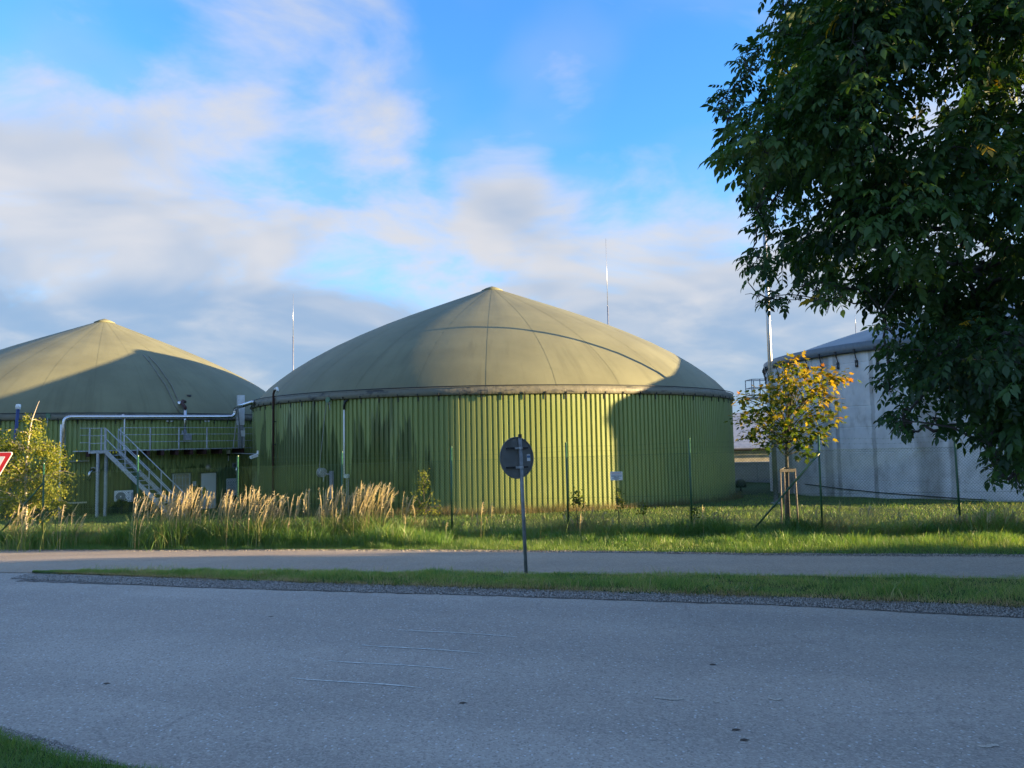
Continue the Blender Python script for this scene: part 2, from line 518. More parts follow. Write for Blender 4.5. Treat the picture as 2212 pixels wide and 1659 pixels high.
M['stone_grey'] = plain('basalt_chips', (.34, .315, .285), .85, 0, .5, 40)
M['litter'] = plain('dead_leaf', (.050, .036, .024), .8, 0, .3, 20)

def mat_concrete():
    t = NT('weathered_concrete'); ob = t.obj(); p = t.pos()
    s = t.n('ShaderNodeSeparateXYZ'); t.L.new(ob, s.inputs[0])
    ang = t.math('ARCTAN2', s.outputs[1], s.outputs[0])
    comb = t.n('ShaderNodeCombineXYZ'); t.L.new(ang, comb.inputs[0]); t.L.new(s.outputs[2], comb.inputs[1])
    n = t.noise(p, .9, 6, .6); n2 = t.noise(comb.outputs[0], 30, 5, .6, mul=(1, .03, 1))
    c = t.mix(t.step(n, .3, .7), (.58, .58, .57), (.74, .74, .73))
    c = t.mix(t.step(n2, .50, .75, 0, .5), c, (.24, .235, .21))
    n3 = t.noise(comb.outputs[0], 6, 4, .6, mul=(1, .25, 1))
    for a0, w in STREAKS:
        d = t.math('ABSOLUTE', t.math('SUBTRACT', t.math('ADD', ang, t.math('MULTIPLY', t.math('SUBTRACT', n3, .5), .012)), a0))
        k = t.step(d, w, w * .45)
        c = t.mix(t.math('MULTIPLY', k, t.step(n2, .2, .65, .25, .65)), c, (.20, .19, .165))
    t.set(c, .8, 0, .3); t.bump(t.noise(p, 12, 5), .2, .02); return t.m

# ------------------------------------------------------------------ setting: ground, road, path
def coords(lo, hi, step, far_lo, far_hi):
    a = list(np.arange(lo, hi + 1e-6, step))
    l, s = lo, step
    while l > far_lo: s *= 1.6; l -= s; a.insert(0, l)
    r, s = hi, step
    while r < far_hi: s *= 1.6; r += s; a.append(r)
    return np.array(a)
gx = coords(-45, 60, 1.0, -2500, 2500); gy = coords(0, 60, .75, -400, 4000)
GX, GY = np.meshgrid(gx, gy)
GZ = gz_np(GX, GY) - .006
GZ += np.where(GY > 20.6, .05 * np.sin(GX * 1.3 + np.sin(GY)) * np.sin(GY * 1.1), 0)
ii = np.arange(len(gy) - 1)[:, None] * len(gx) + np.arange(len(gx) - 1)[None, :]
F = np.stack([ii, ii + 1, ii + 1 + len(gx), ii + len(gx)], -1).reshape(-1, 4)
g = mesh_np('ground', np.stack([GX, GY, GZ], -1).reshape(-1, 3), F, M['ground'], smooth=True)
tag(g, kind='structure')

def strip(name, lower, upper, z, mat, n=140, x0=-40, x1=45, crown=0.0, rows=4, jag=(0, 0)):
    """sheet between two edge lines (lists of world x,y), following the ground"""
    lx, ly = zip(*lower); ux, uy = zip(*upper)
    xs = np.linspace(x0, x1, n)
    def ex(x, X, Y):
        if x < X[0]: return Y[0] + (x - X[0]) * (Y[1] - Y[0]) / (X[1] - X[0])
        if x > X[-1]: return Y[-1] + (x - X[-1]) * (Y[-1] - Y[-2]) / (X[-1] - X[-2])
        return float(np.interp(x, X, Y))
    V, F = [], []
    for x in xs:
        a, b = ex(x, lx, ly), ex(x, ux, uy)
        a += rng.uniform(-1, 1) * jag[0]; b += rng.uniform(-1, 1) * jag[1]
        for r in range(rows + 1):
            t = r / rows; y = a + (b - a) * t
            V.append((x, y, gz(x, y) + z + crown * 4 * t * (1 - t)))
    for i in range(n - 1):
        for r in range(rows):
            k = i * (rows + 1) + r
            F.append((k, k + rows + 1, k + rows + 2, k + 1))
    return mesh_np(name, V, F, mat, smooth=True)

def gl(pts): return [(p.x, p.y) for p in (on_ground(*q) for q in pts)]
ROAD_FAR = gl([(0, 1250), (320, 1266), (550, 1274), (1106, 1290), (1656, 1308), (2212, 1336)])
PATH_NEAR = gl([(0, 1236), (300, 1238), (800, 1240), (1106, 1241), (1656, 1246), (2212, 1253)])
PATH_FAR = gl([(0, 1190), (553, 1190), (1106, 1192), (1656, 1200), (2212, 1203)])
SHOULDER = gl([(0, 1243), (75, 1243), (550, 1257), (1106, 1275), (1656, 1292), (2212, 1314)])
near = gl([(0, 1577), (110, 1606), (200, 1636), (262, 1658)])
near = near + [(near[-1][0] + 2.2, near[-1][1] - .75), (near[-1][0] + 6, near[-1][1] - 1.5)]
g_in = gl([(0, 1606), (85, 1626), (170, 1650)])
g_in = g_in + [(g_in[-1][0] + 2, g_in[-1][1] - .8), (g_in[-1][0] + 6, g_in[-1][1] - 1.6)]
road = tag(strip('road', near, [(x, y + .15) for x, y in PATH_NEAR], .004, M['road'], 160, -40, 45), kind='structure')
path = tag(strip('path', [(x, y - .1) for x, y in PATH_NEAR], PATH_FAR, .010, M['path'], 200, -40, 40, jag=(.02, .05)), kind='structure')
tag(strip('gravel_shoulder', [(x, y) for x, y in ROAD_FAR[1:]], SHOULDER[2:], .009, M['gravel'], 260, ROAD_FAR[0][0] + .5, 40, jag=(.04, .10)), kind='structure')
tag(strip('path_edge', [(x, y - .05) for x, y in PATH_FAR], [(x, y + .30) for x, y in PATH_FAR], .014, M['grit'], 260, -40, 40, jag=(.07, .1)), kind='structure')
tip = gl([(72, 1238)])[0]
strip_lo = [tip] + SHOULDER[2:]
strip_hi = [tip] + PATH_NEAR[1:]
tag(strip('grass_verge', strip_lo, strip_hi, .02, M['ground'], 160, tip[0], 40, crown=.02, jag=(.12, .06)), kind='structure')
tag(strip('near_verge_edge', [(x, y - .35) for x, y in near], near, .010, M['gravel'], 120, -14, 3, jag=(.02, .05)), kind='structure')
near_verge = tag(strip('near_verge', [(x, y - 4) for x, y in g_in], g_in, .03, M['ground'], 80, -14, 2.0, crown=.05, jag=(0, .05)), kind='structure')

# chalk strokes and worn paint on the road
def road_patch(name, a, b, w, mat, z=.009):
    a, b = on_ground(*a), on_ground(*b)
    d = (b - a); d.z = 0; L = d.length; d.normalize(); s = Vector((-d.y, d.x, 0))
    n = 24; V, F = [], []
    for i in range(n + 1):
        t = i / n; c = a + d * L * t + s * .02 * math.sin(t * 5 + a.x)
        ww = w * (.35 + .65 * math.sin(math.pi * min(max(t, .04), .96)) ** .4) * rng.uniform(.55, 1.1)
        for k in (-1, 1):
            q = c + s * k * ww / 2; V.append((q.x, q.y, gz(q.x, q.y) + z))
    for i in range(n): F.append((2 * i, 2 * i + 2, 2 * i + 3, 2 * i + 1))
    return mesh_np(name, V, F, mat, road)
for a, b in (((862, 1361), (1118, 1377)), ((782, 1394), (1045, 1413)), ((712, 1428), (975, 1447)), ((632, 1465), (910, 1488))):
    road_patch('chalk_stroke', a, b, .026, M['chalk'])
for a, b, w in (((1412, 1510), (1475, 1511), .05), ((1540, 1516), (1556, 1517), .03), ((1660, 1511), (1690, 1512), .05), ((2110, 1612), (2160, 1614), .05)):
    road_patch('worn_paint', a, b, w * 1.2, M['worn'])

# ------------------------------------------------------------------ the tanks
C1, R1 = (-26.0, 48.8), 12.0
C2, R2 = (-1.0, 42.0), 12.5
C3, R3 = (27.85, 41.2), 13.5
PROFILE = [(0, 1.0), (.03, .978), (.1, .928), (.2, .855), (.3, .782), (.4, .708), (.5, .629), (.6, .543), (.7, .449),
           (.78, .363), (.85, .277), (.9, .206), (.94, .143), (.97, .083), (.988, .040), (1.0, 0.0)]
def dome_h(t):
    return float(np.interp(t, [p[0] for p in PROFILE], [p[1] for p in PROFILE]))

def on_dome(px, py, C, R, zr, rise):
    v = px_dir(px, py)
    for Y in np.arange(C[1] - R, C[1] + R, .02):
        x, z = v.x / v.y * Y, CAM_H + v.z / v.y * Y
        r = math.hypot(x - C[0], Y - C[1])
        if r < R and z < zr + rise * dome_h(r / R): return Vector((x, Y, z))
    return on_cyl(px, py, C, R)

def rib_panel(R, ribs, dth, z0, z1, gaps):
    """trapezoid sheet of a few ribs standing on an arc; gaps = {rib: [(z0,z1), ...]}"""
    mb = MB()
    rr = dth / ribs
    for j in range(ribs):
        a = j * rr
        prof = [(0, R - .060), (.20, R - .060), (.335, R), (.865, R), (1.0, R - .060)]
        for (za, zb) in gaps.get(j, [(z0, z1)]):
            vs = []
            for (t, r) in prof:
                th = a + t * rr
                vs += [(r * math.cos(th), r * math.sin(th), za), (r * math.cos(th), r * math.sin(th), zb)]
            mb.add(vs, [(2 * i, 2 * i + 2, 2 * i + 3, 2 * i + 1) for i in range(4)])
    return mb

def digester(name, label, C, R, zbase, zrim, rise, npan, openings=()):
    """openings: (angle0, angle1, z0, z1) in the wall, world z"""
    root = thing(name, label, 'storage tank', (C[0], C[1], zbase))
    H = zrim - zbase
    dth = 2 * math.pi / npan
    base_mesh = None
    for k in range(npan):
        gaps = {}
        for j in range(4):
            t0 = k * dth + (j + .5) * dth / 4
            for (a0, a1, zz0, zz1) in openings:
                if a0 <= t0 <= a1:
                    gaps[j] = [(-.5, zz0 - zbase), (zz1 - zbase, H)]
        if gaps:
            lows = {j: [v[0]] for j, v in gaps.items()}; highs = {j: [v[1]] for j, v in gaps.items()}
            full_ = {j: [(-.5, H)] for j in range(4) if j not in gaps}
            for j in range(4): lows.setdefault(j, []); highs.setdefault(j, [(-.5, H)])
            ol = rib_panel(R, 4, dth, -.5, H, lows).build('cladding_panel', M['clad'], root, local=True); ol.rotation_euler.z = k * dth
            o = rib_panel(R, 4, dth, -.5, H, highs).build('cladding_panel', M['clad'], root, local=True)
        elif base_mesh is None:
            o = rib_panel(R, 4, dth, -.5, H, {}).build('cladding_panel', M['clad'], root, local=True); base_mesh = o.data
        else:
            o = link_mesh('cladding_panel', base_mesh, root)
        o.rotation_euler.z = k * dth
        sc = 1.0 + .0006 * (k % 2) + random.uniform(0, .00015); o.scale = (sc, sc, 1)       # sheets lap over their neighbours
    # membrane dome: gores drawn in at the seams
    ng = 28
    def wob(t, z): return 0.0
    prof = [(R * (r if r > 0 else .001), H + rise * h) for r, h in PROFILE]
    nseg = ng * 4
    vs, fs = [], []
    for (r, z) in prof:
        for k in range(nseg):
            t = 2 * math.pi * k / nseg
            ph = (k % 4) / 4.0
            b = math.sin(math.pi * ph) * .012 * math.sin(math.pi * min(r / R, 1)) 
            vs.append(((r + b) * math.cos(t), (r + b) * math.sin(t), z + b * .8))
    for i in range(len(prof) - 1):
        for k in range(nseg):
            a = i * nseg + k; b2 = i * nseg + (k + 1) % nseg
            fs.append((a + nseg, b2 + nseg, b2, a))
    dome = MB().add(vs, fs).build('dome_membrane', M['dome'], root, smooth=True, local=True)
    # seams
    vs, fs = [], []
    for i, (r, z) in enumerate(prof[1:]):
        w = .016
        for s in (-1, 1):
            vs.append((r + .002, s * w, z + .004))
    for i in range(len(prof) - 2): fs.append((2 * i, 2 * i + 2, 2 * i + 3, 2 * i + 1))
    sm = None
    for k in range(ng):
        if sm is None:
            o = MB().add(vs, fs).build('seam', M['seam'], dome, local=True); sm = o.data
        else: o = link_mesh('seam', sm, dome)
        o.rotation_euler.z = 2 * math.pi * k / ng
    # cap on the apex
    MB().lathe([(.03, H + rise + .06), (.35, H + rise - .05), (.62, H + rise - .19), (.60, H + rise - .23)], 14).build('apex_cap', M['dome'], root, smooth=True, local=True)
    # the rim: folded sheet, cable and a strap over every panel
    MB().lathe([(R + .02, H + .27), (R + .06, H + .255), (R + .075, H + .13), (R + .095, H - .02), (R + .05, H - .05), (R + .02, H + .02)], 190,
               wob=lambda t, z: .018 * math.sin(t * 61 + 3 * z) * math.sin(t * 23)).build('rim_band', M['band'], root, smooth=True, local=True)
    ring = [(( R + .075) * math.cos(2 * math.pi * k / 120), (R + .075) * math.sin(2 * math.pi * k / 120), H + .30) for k in range(121)]
    MB().tube(ring, .022, 5, cap=False).build('rim_cable', M['dark'], root, smooth=True, local=True)
    st = None
    for k in range(npan):
        if st is None:
            mb = MB(); mb.box((R + .10, -.016, H - .03), (R + .13, .016, H + .05)); mb.box((R + .02, -.014, H - .24), (R + .045, .018, H + .0))
            o = mb.build('strap', M['dark'], root, local=True); st = o.data
        else: o = link_mesh('strap', st, root)
        o.rotation_euler.z = (k + .03) * dth
    return root, dome

Z1B, Z1R, Z2B, Z2R = -1.05, 3.72, -.72, 4.10
RISE1, RISE2 = 6.75, 6.62
# the door and the window of the left tank
def wall_frame(px, py, C, R):
    p = on_cyl(px, py, C, R); n = Vector((p.x - C[0], p.y - C[1], 0)).normalized()
    return p, n, Vector((-n.y, n.x, 0)), math.atan2(n.y, n.x) % (2 * math.pi)
NP1 = 91
RIB1 = 2 * math.pi / NP1 / 4
def opening(px0, px1, ytop, ybot):
    a = wall_frame(px0, ytop, C1, R1)[3]; b = wall_frame(px1, ytop, C1, R1)[3]
    a = math.floor(a / RIB1 + .5) * RIB1; b = math.floor(b / RIB1 + .5) * RIB1
    pc = on_cyl((px0 + px1) / 2, ytop, C1, R1); pb = on_cyl((px0 + px1) / 2, ybot, C1, R1)
    return (a, b, pb.z, pc.z)
OP_DOOR = opening(429, 467, 1021, 1119)
OP_WIN = opening(372, 410, 1022, 1079)
left_tank, dome1 = digester('digester_tank', 'green ribbed tank with door and stairs, its dome half in shadow', C1, R1, Z1B, Z1R, RISE1, NP1, [OP_DOOR, OP_WIN])
mid_tank, dome2 = digester('digester_tank', 'sunlit green ribbed tank with pointed olive dome in the middle', C2, R2, Z2B, Z2R, RISE2, 95)

def reveal(op, depth, name):
    """lining of an opening + returns its frame: centre, out, right, width"""
    a, b, z0, z1 = op
    am = (a + b) / 2; n = Vector((math.cos(am), math.sin(am), 0)); t = Vector((-n.y, n.x, 0))
    c = Vector((C1[0], C1[1], 0)) + n * R1
    w = R1 * (b - a)
    mb = MB(); z = (z0 + z1) / 2; h = z1 - z0; up = Vector((0, 0, 1)); th = .02
    base = c - n * (depth / 2 + .04)
    mb.obox(base - t * (w / 2 + th - .02) + up * z, n, t, up, depth / 2 + .06, th, h / 2 + .03)
    mb.obox(base + t * (w / 2 + th - .02) + up * z, n, t, up, depth / 2 + .06, th, h / 2 + .03)
    mb.obox(base + up * (z1 + th), n, t, up, depth / 2 + .065, w / 2 + .04, th)
    mb.obox(base + up * (z0 - th), n, t, up, depth / 2 + .065, w / 2 + .04, th)
    mb.obox(c - n * (depth + .12) + up * z, n, t, up, .02, w / 2 + .05, h / 2 + .05)
    o = mb.build(name, M['reveal'], left_tank)
    return c, n, t, w, z0, z1, o
UP = Vector((0, 0, 1))
c, n, t, w, z0, z1, rv = reveal(OP_DOOR, .18, 'door_surround')
dc = c - n * .06 + t * .07 + UP * ((z0 + z1) / 2)
door = MB().obox(dc, n, t, UP, .03, w / 2 - .09, (z1 - z0) / 2 - .03).build('door', M['door'], left_tank)
MB().obox(dc + n * .05 + t * (w * .22) + UP * ((z1 - z0) / 2 - .13), n, t, UP, .025, .14, .05).build('door_closer', M['white'], door)
hb = MB(); hb.obox(dc + n * .05 - t * (w / 2 - .20) - UP * .02, n, t, UP, .02, .02, .09); hb.bar(dc + n * .08 - t * (w / 2 - .20) + UP * .02, dc + n * .08 - t * (w / 2 - .33) + UP * .02, .02)
hb.build('handle', M['dark'], door)
def flat_poly(pts2, c, n, t, th=.003):
    """extruded flat polygon in the plane of n; pts2 = (right, up)"""
    mb = MB(); k = len(pts2)
    vs = [c + t * a + UP * b + n * th for a, b in pts2] + [c + t * a + UP * b for a, b in pts2]
    return mb.add(vs, [tuple(range(k)), tuple(range(2 * k - 1, k - 1, -1))] + [(i, i + k, (i + 1) % k + k, (i + 1) % k) for i in range(k)])
def rectp(x, y, hw, hh): return [(x - hw, y - hh), (x + hw, y - hh), (x + hw, y + hh), (x - hw, y + hh)]
def tri(x, y, s): return [(x - s, y - s * .85), (x + s, y - s * .85), (x, y + s * .95)]
def circ(x, y, r, k=14): return [(x + r * math.cos(2 * math.pi * i / k), y + r * math.sin(2 * math.pi * i / k)) for i in range(k)]
wc = dc + n * .032 - t * (w * .24) + UP * .38
ws = flat_poly(tri(0, 0, .13), wc, n, t).build('warning_triangle', M['yellow'], door)
flat_poly(rectp(0, -.22, .12, .085), wc, n, t).build('warning_plate', M['yellow'], door)
mb = MB()
for q in ([(-.11, -.092), (.11, -.092), (.11, -.10), (-.11, -.10)], [(-.113, -.095), (-.104, -.098), (0, .105), (0, .12)], [(.104, -.098), (.113, -.095), (0, .12), (0, .105)]):
    m2 = flat_poly(q, wc + n * .004, n, t); mb.add(m2.v, m2.f)
m2 = flat_poly([(.02, .055), (-.02, .0), (.0, .0), (-.015, -.06), (.03, .01), (.008, .012), (.035, .05)], wc + n * .004, n, t); mb.add(m2.v, m2.f)
mb.build('warning_bolt', M['blackink'], ws)
mb = MB()
for yy, hw in ((-.185, .085), (-.22, .06), (-.255, .08)):
    m2 = flat_poly(rectp(0, yy, hw, .009), wc + n * .004, n, t); mb.add(m2.v, m2.f)
mb.build('warning_print', M['greyink'], ws)

c, n, t, w, z0, z1, rv = reveal(OP_WIN, .18, 'window_surround')
wcen = c - n * .12 + t * .05 + UP * ((z0 + z1) / 2)
ww, wh = w / 2 - .07, (z1 - z0) / 2 - .02
mb = MB()
for s in (-1, 1):
    mb.obox(wcen + t * s * ww, n, t, UP, .04, .035, wh); mb.obox(wcen + UP * s * (wh - .03), n, t, UP, .036, ww, .035)
win = mb.build('window', M['whitepaint'], left_tank)
MB().obox(wcen - n * .06, n, t, UP, .006, ww, wh).build('blind', M['curtain'], win)
t_ = NT('window_glass'); t_.set((.8, .85, .85), .05, 0, .5); t_.bsdf.inputs['Alpha'].default_value = .16
M['glass'] = t_.m
MB().obox(wcen - n * .02, n, t, UP, .004, ww - .03, wh - .05).build('pane', M['glass'], win)
MB().obox(wcen - UP * wh + n * .12 - t * .02, n, t, UP, .16, ww + .05, .02).build('sill', M['whitepaint'], win)
for i in range(5):
    a = wcen + n * .11 + t * (ww * (-.8 + .4 * i))
    MB().tube([a - UP * wh, a + UP * wh], .009, 6).build('window_bar', M['galv'], win)
for s in (-.62, .05, .68):
    MB().tube([wcen + n * .11 - t * ww + UP * wh * s, wcen + n * .11 + t * ww + UP * wh * s], .008, 6).build('window_bar', M['galv'], win)

# vertical rain shades of the membrane: two ropes, a sight glass and a port on the left dome
def dome_line(pts, C, R, zr, rise):
    out = []
    for q in pts:
        p = on_dome(*q, C, R, zr, rise); out.append(p + Vector((0, -.02, .03)))
    return out
for pts in (((310, 768), (325, 785), (345, 815), (358, 833), (366, 850), (379, 878), (388, 893)), ((322, 771), (340, 790), (353, 808), (371, 834), (382, 860), (394, 880), (401, 893))):
    MB().tube(dome_line(pts, C1, R1, Z1R, RISE1), .035, 6).build('rope', M['band'], dome1, smooth=True)
p = on_dome(389, 871, C1, R1, Z1R, RISE1)
MB().lathe([(.16, -.05), (.16, .04), (.13, .10), (.03, .11)], 12, p).build('sight_glass', M['steel'], dome1, smooth=True)
p = on_dome(408, 855, C1, R1, Z1R, RISE1)
MB().lathe([(.12, -.05), (.12, .05), (.05, .06)], 12, p).build('dome_port', M['dark'], dome1, smooth=True)

# ------------------------------------------------------------------ concrete tank on the right
Z3B, Z3R, RISE3 = -1.0, 6.05, 3.9
def ang3(px): 
    p = on_cyl(px, 980, C3, R3); return math.atan2(p.y - C3[1], p.x - C3[0])
STREAKS = [(ang3(1790), .028), (ang3(1812), .012), (ang3(2008), .050), (ang3(1705), .030), (ang3(2060), .016), (ang3(1890), .010)]
M['concrete'] = mat_concrete()
right_tank = thing('slurry_tank', 'pale stained concrete tank with grey roof behind the walnut', 'storage tank', (C3[0], C3[1], Z3B))
levels = [-.4, on_cyl(1860, 1037, C3, R3).z - Z3B, on_cyl(1860, 976, C3, R3).z - Z3B, on_cyl(1860, 923, C3, R3).z - Z3B, on_cyl(1860, 877, C3, R3).z - Z3B, on_cyl(1860, 782, C3, R3).z - Z3B, Z3R - Z3B]
for i in range(6):
    a, b = levels[i] + .012, levels[i + 1] - .012
    MB().lathe([(R3 - .012, a - .024), (R3 - .012, a), (R3, a + .012), (R3, b - .012), (R3 - .012, b)], 160).build('concrete_ring', M['concrete'], right_tank, local=True)
H3 = Z3R - Z3B
prof = [(R3 * max(r, .001), H3 + .1 + RISE3 * (.55 * (1 - r ** 1.1) + .45 * h)) for r, h in PROFILE]
d3 = MB().lathe(list(reversed(prof)), 120).build('dome_membrane', M['dome_grey'], right_tank, smooth=True, local=True)
MB().lathe([(R3 + .02, H3 + .42), (R3 + .10, H3 + .38), (R3 + .14, H3 + .02), (R3 + .10, H3 - .02), (R3 + .01, H3)], 160).build('rim_band', plain('slate_blue_sheet', (.10, .13, .15), .45), right_tank, smooth=True, local=True)
MB().tube([((R3 + .13) * math.cos(2 * math.pi * k / 140), (R3 + .13) * math.sin(2 * math.pi * k / 140), H3 - .02) for k in range(141)], .035, 6, cap=False).build('rim_tube', M['dark'], right_tank, smooth=True, local=True)
sm = None
for k in range(14):
    if sm is None:
        vs, fs = [], []
        for (r, z) in prof[1:]:
            for s in (-1, 1): vs.append((r, s * .05, z + .015))
        for i in range(len(prof) - 2): fs.append((2 * i, 2 * i + 2, 2 * i + 3, 2 * i + 1))
        o = MB().add(vs, fs).build('seam', M['dome_grey'], d3, local=True); sm = o.data
    else: o = link_mesh('seam', sm, d3)
    o.rotation_euler.z = 2 * math.pi * k / 14
sm = None
a0 = ang3(1690)
for k in range(80):
    if sm is None:
        mb = MB()
        mb.box((R3 + .10, -.05, H3 - .06), (R3 + .19, .05, H3 + .10))
        mb.bar((R3 + .15, .0, H3 - .02), (R3 + .05, .03, H3 - .42), .035)
        mb.box((R3 + .01, -.05, H3 - .72), (R3 + .07, .07, H3 - .62)); mb.box((R3 + .01, -.045, H3 - .52), (R3 + .08, .065, H3 - .40))
        mb.box((R3 + .02, -.05, H3 - .72), (R3 + .05, -.025, H3 - .42)); mb.box((R3 + .02, .045, H3 - .72), (R3 + .05, .07, H3 - .42))
        o = mb.build('tension_strap', M['dark'], right_tank, local=True); sm = o.data
    else: o = link_mesh('tension_strap', sm, right_tank)
    o.rotation_euler.z = a0 + k * 2 * math.pi / 80
# sagging cable low on the wall
pts = []
for px, py in ((1680, 1041), (1750, 1047), (1820, 1056), (1900, 1064), (1980, 1070), (2060, 1076), (2130, 1080)):
    pts.append(on_cyl(px, py, C3, R3 + .05))
tag(MB().tube(pts, .022, 6).build('cable', M['dark'], None, smooth=True, base=pts[0]), 'thin dark cable sagging low across the concrete tank wall', 'cable')

# platform with railing on the concrete tank
pf = at(1633, 858, 46.5)
plat = thing('service_platform', 'small railed service platform high on the concrete tank edge', 'platform', (pf.x, pf.y, Z3B))
x0, x1, y0, y1, zz = pf.x - .42, pf.x + 1.1, pf.y - .6, pf.y + .6, pf.z
MB().box((x0, y0, zz - .12), (x1, y1, zz)).build('deck', M['galv'], plat)
for (x, y) in ((x0, y0), (x0, y1), (x0 + .5, y0), (x1, y0), (x0 + .5, y1), (x1, y1)):
    MB().bar((x, y, zz), (x, y, zz + 1.05), .045).build('post', M['galv'], plat)
for h in (.12, .55, 1.05):
    mb = MB(); mb.bar((x0, y0, zz + h), (x1, y0, zz + h), .045); mb.bar((x0, y1, zz + h), (x1, y1, zz + h), .045); mb.bar((x0, y0, zz + h), (x0, y1, zz + h), .045)
    mb.build('rail', M['galv'], plat)
for y in (y0 + .05, y1 - .05):
    MB().bar((x0 + .1, y, zz - .1), (x1, y, zz - .75), .05).build('bracket', M['galv'], plat)
lad = MB()
lx0, lx1, ly = x1 - .15, x1 + .3, y0 - .35
ladder = thing('wall_ladder', 'caged steel ladder hanging below the platform behind the maple', 'ladder', (x1, ly, .2))
for x in (lx0, lx1): MB().bar((x, ly, .25), (x, ly, zz + .9), .045).build('side_rail', M['galv'], ladder)
for i in range(16):
    z = .35 + i * .28
    MB().tube([(lx0, ly, z), (lx1, ly, z)], .014, 6).build('rung', M['galv'], ladder)
for i in range(5):
    z = .5 + i * .85
    MB().tube([(lx0, ly, z), (lx0 - .05, ly - .35, z), ((lx0 + lx1) / 2, ly - .6, z), (lx1 + .05, ly - .35, z), (lx1, ly, z)], .015, 5).build('cage_hoop', M['galv'], ladder)

# ------------------------------------------------------------------ shed and wall between the tanks
sh = thing('farm_shed', 'low farm shed with grey sheet roof between the two tanks', 'building', (22, 66, -1.3))
ez = at(1620, 970, 60).z
MB().box((9, 60, -1.6), (38, 60.3, ez)).build('wall', M['cream'], sh)
rz = at(1620, 893, 69).z
for i in range(29):
    xa = 8.6 + i * 1.02
    V = [(xa, 59.6, ez + .02), (xa + 1.015, 59.6, ez + .02), (xa + 1.015, 69, rz), (xa, 69, rz), (xa, 59.6, ez + .10), (xa + 1.015, 59.6, ez + .10), (xa + 1.015, 69, rz + .08), (xa, 69, rz + .08)]
    MB().add(V, [(4, 5, 6, 7), (0, 1, 5, 4), (3, 2, 1, 0), (1, 2, 6, 5), (0, 4, 7, 3)]).build('roof_sheet', M['slate'], sh)
MB().tube([(8.5, 59.5, ez - .02), (38, 59.5, ez - .02)], .08, 8).build('gutter', M['dark'], sh)
rw = thing('retaining_wall', 'blue grey concrete wall in front of the low shed', 'wall', (20, 53, -1.5))
wz = at(1620, 1001, 53).z
for i in range(9):
    MB().box((9.5 + i * 2.4, 53, -1.8), (9.5 + i * 2.4 + 2.38, 53.25, wz)).build('wall_panel', plain('wall_concrete', (.30, .31, .32), .8) if i == 0 else bpy.data.materials['wall_concrete'], rw)
MB().box((9.4, 52.93, wz + .002), (31.3, 53.3, wz + .09)).build('coping', M['grey'], rw)
hp = at(1600, 1053, 44)
hood = thing('vent_hood', 'small dark green domed hood beside the middle tank foot', 'vent', (hp.x, hp.y, gz(hp.x, hp.y)))
MB().lathe([(.02, .72), (.16, .69), (.27, .58), (.32, .40), (.33, .25), (.30, .25)], 16, hood.location).build('cover', plain('dark_green_paint', (.03, .05, .03), .6), hood, smooth=True)
MB().tube([hood.location, Vector(hood.location) + UP * .3], .05, 8).build('stem', M['dark'], hood)

# ------------------------------------------------------------------ walkway, stairs and pipes of the left tank
RW = 13.0
deck_z = on_cyl(335, 970.5, C1, RW).z
def wa(px, R=RW):
    p = on_cyl(px, 968, C1, R); return math.atan2(p.y - C1[1], p.x - C1[0])
def wp(a, R, z): return Vector((C1[0] + R * math.cos(a), C1[1] + R * math.sin(a), z))
aw0, aw1 = wa(157), wa(551)
pw = wp((aw0 + aw1) / 2, RW, deck_z)
walk = thing('walkway', 'galvanised walkway with railing running along the left tank wall', 'walkway', (pw.x, pw.y, Z1B))
nb = 16
for i in range(nb):
    a0 = aw0 + (aw1 - aw0) * i / nb; a1 = aw0 + (aw1 - aw0) * (i + .985) / nb
    vs = [wp(a, R, z) for z in (deck_z - .05, deck_z) for (a, R) in ((a0, R1 + .08), (a0, RW), (a1, RW), (a1, R1 + .08))]
    MB().add(vs, [(3, 2, 1, 0), (4, 5, 6, 7), (0, 1, 5, 4), (1, 2, 6, 5), (2, 3, 7, 6), (3, 0, 4, 7)]).build('deck_grating', M['galv'], walk)
for px in (190, 291, 321, 352, 383, 415, 444, 478, 526):
    a = wa(px); n = Vector((math.cos(a), math.sin(a), 0)); t = Vector((-n.y, n.x, 0))
    MB().obox(wp(a, RW - .42, deck_z - .05 - .13), n, t, UP, .40, .075, .125).build('bracket', M['rust'], walk)
posts = (260.6, 324.6, 386.8, 447.3, 528, 549.8)
for px in posts:
    a = wa(px); MB().bar(wp(a, RW - .03, deck_z), wp(a, RW - .03, deck_z + 1.10), .055).build('post', M['galv'], walk)
ar = [wa(posts[0]) + (wa(posts[-1]) - wa(posts[0])) * i / 14 for i in range(15)]
al = [wa(172) + (wa(192) - wa(172)) * i / 3 for i in range(4)]
for h in (.38, .74, 1.08):
    MB().tube([wp(a, RW - .03, deck_z + h) for a in ar], .02, 6).build('rail', M['galv'], walk)
    MB().tube([wp(a, RW - .03, deck_z + h) for a in al], .02, 6).build('rail', M['galv'], walk)

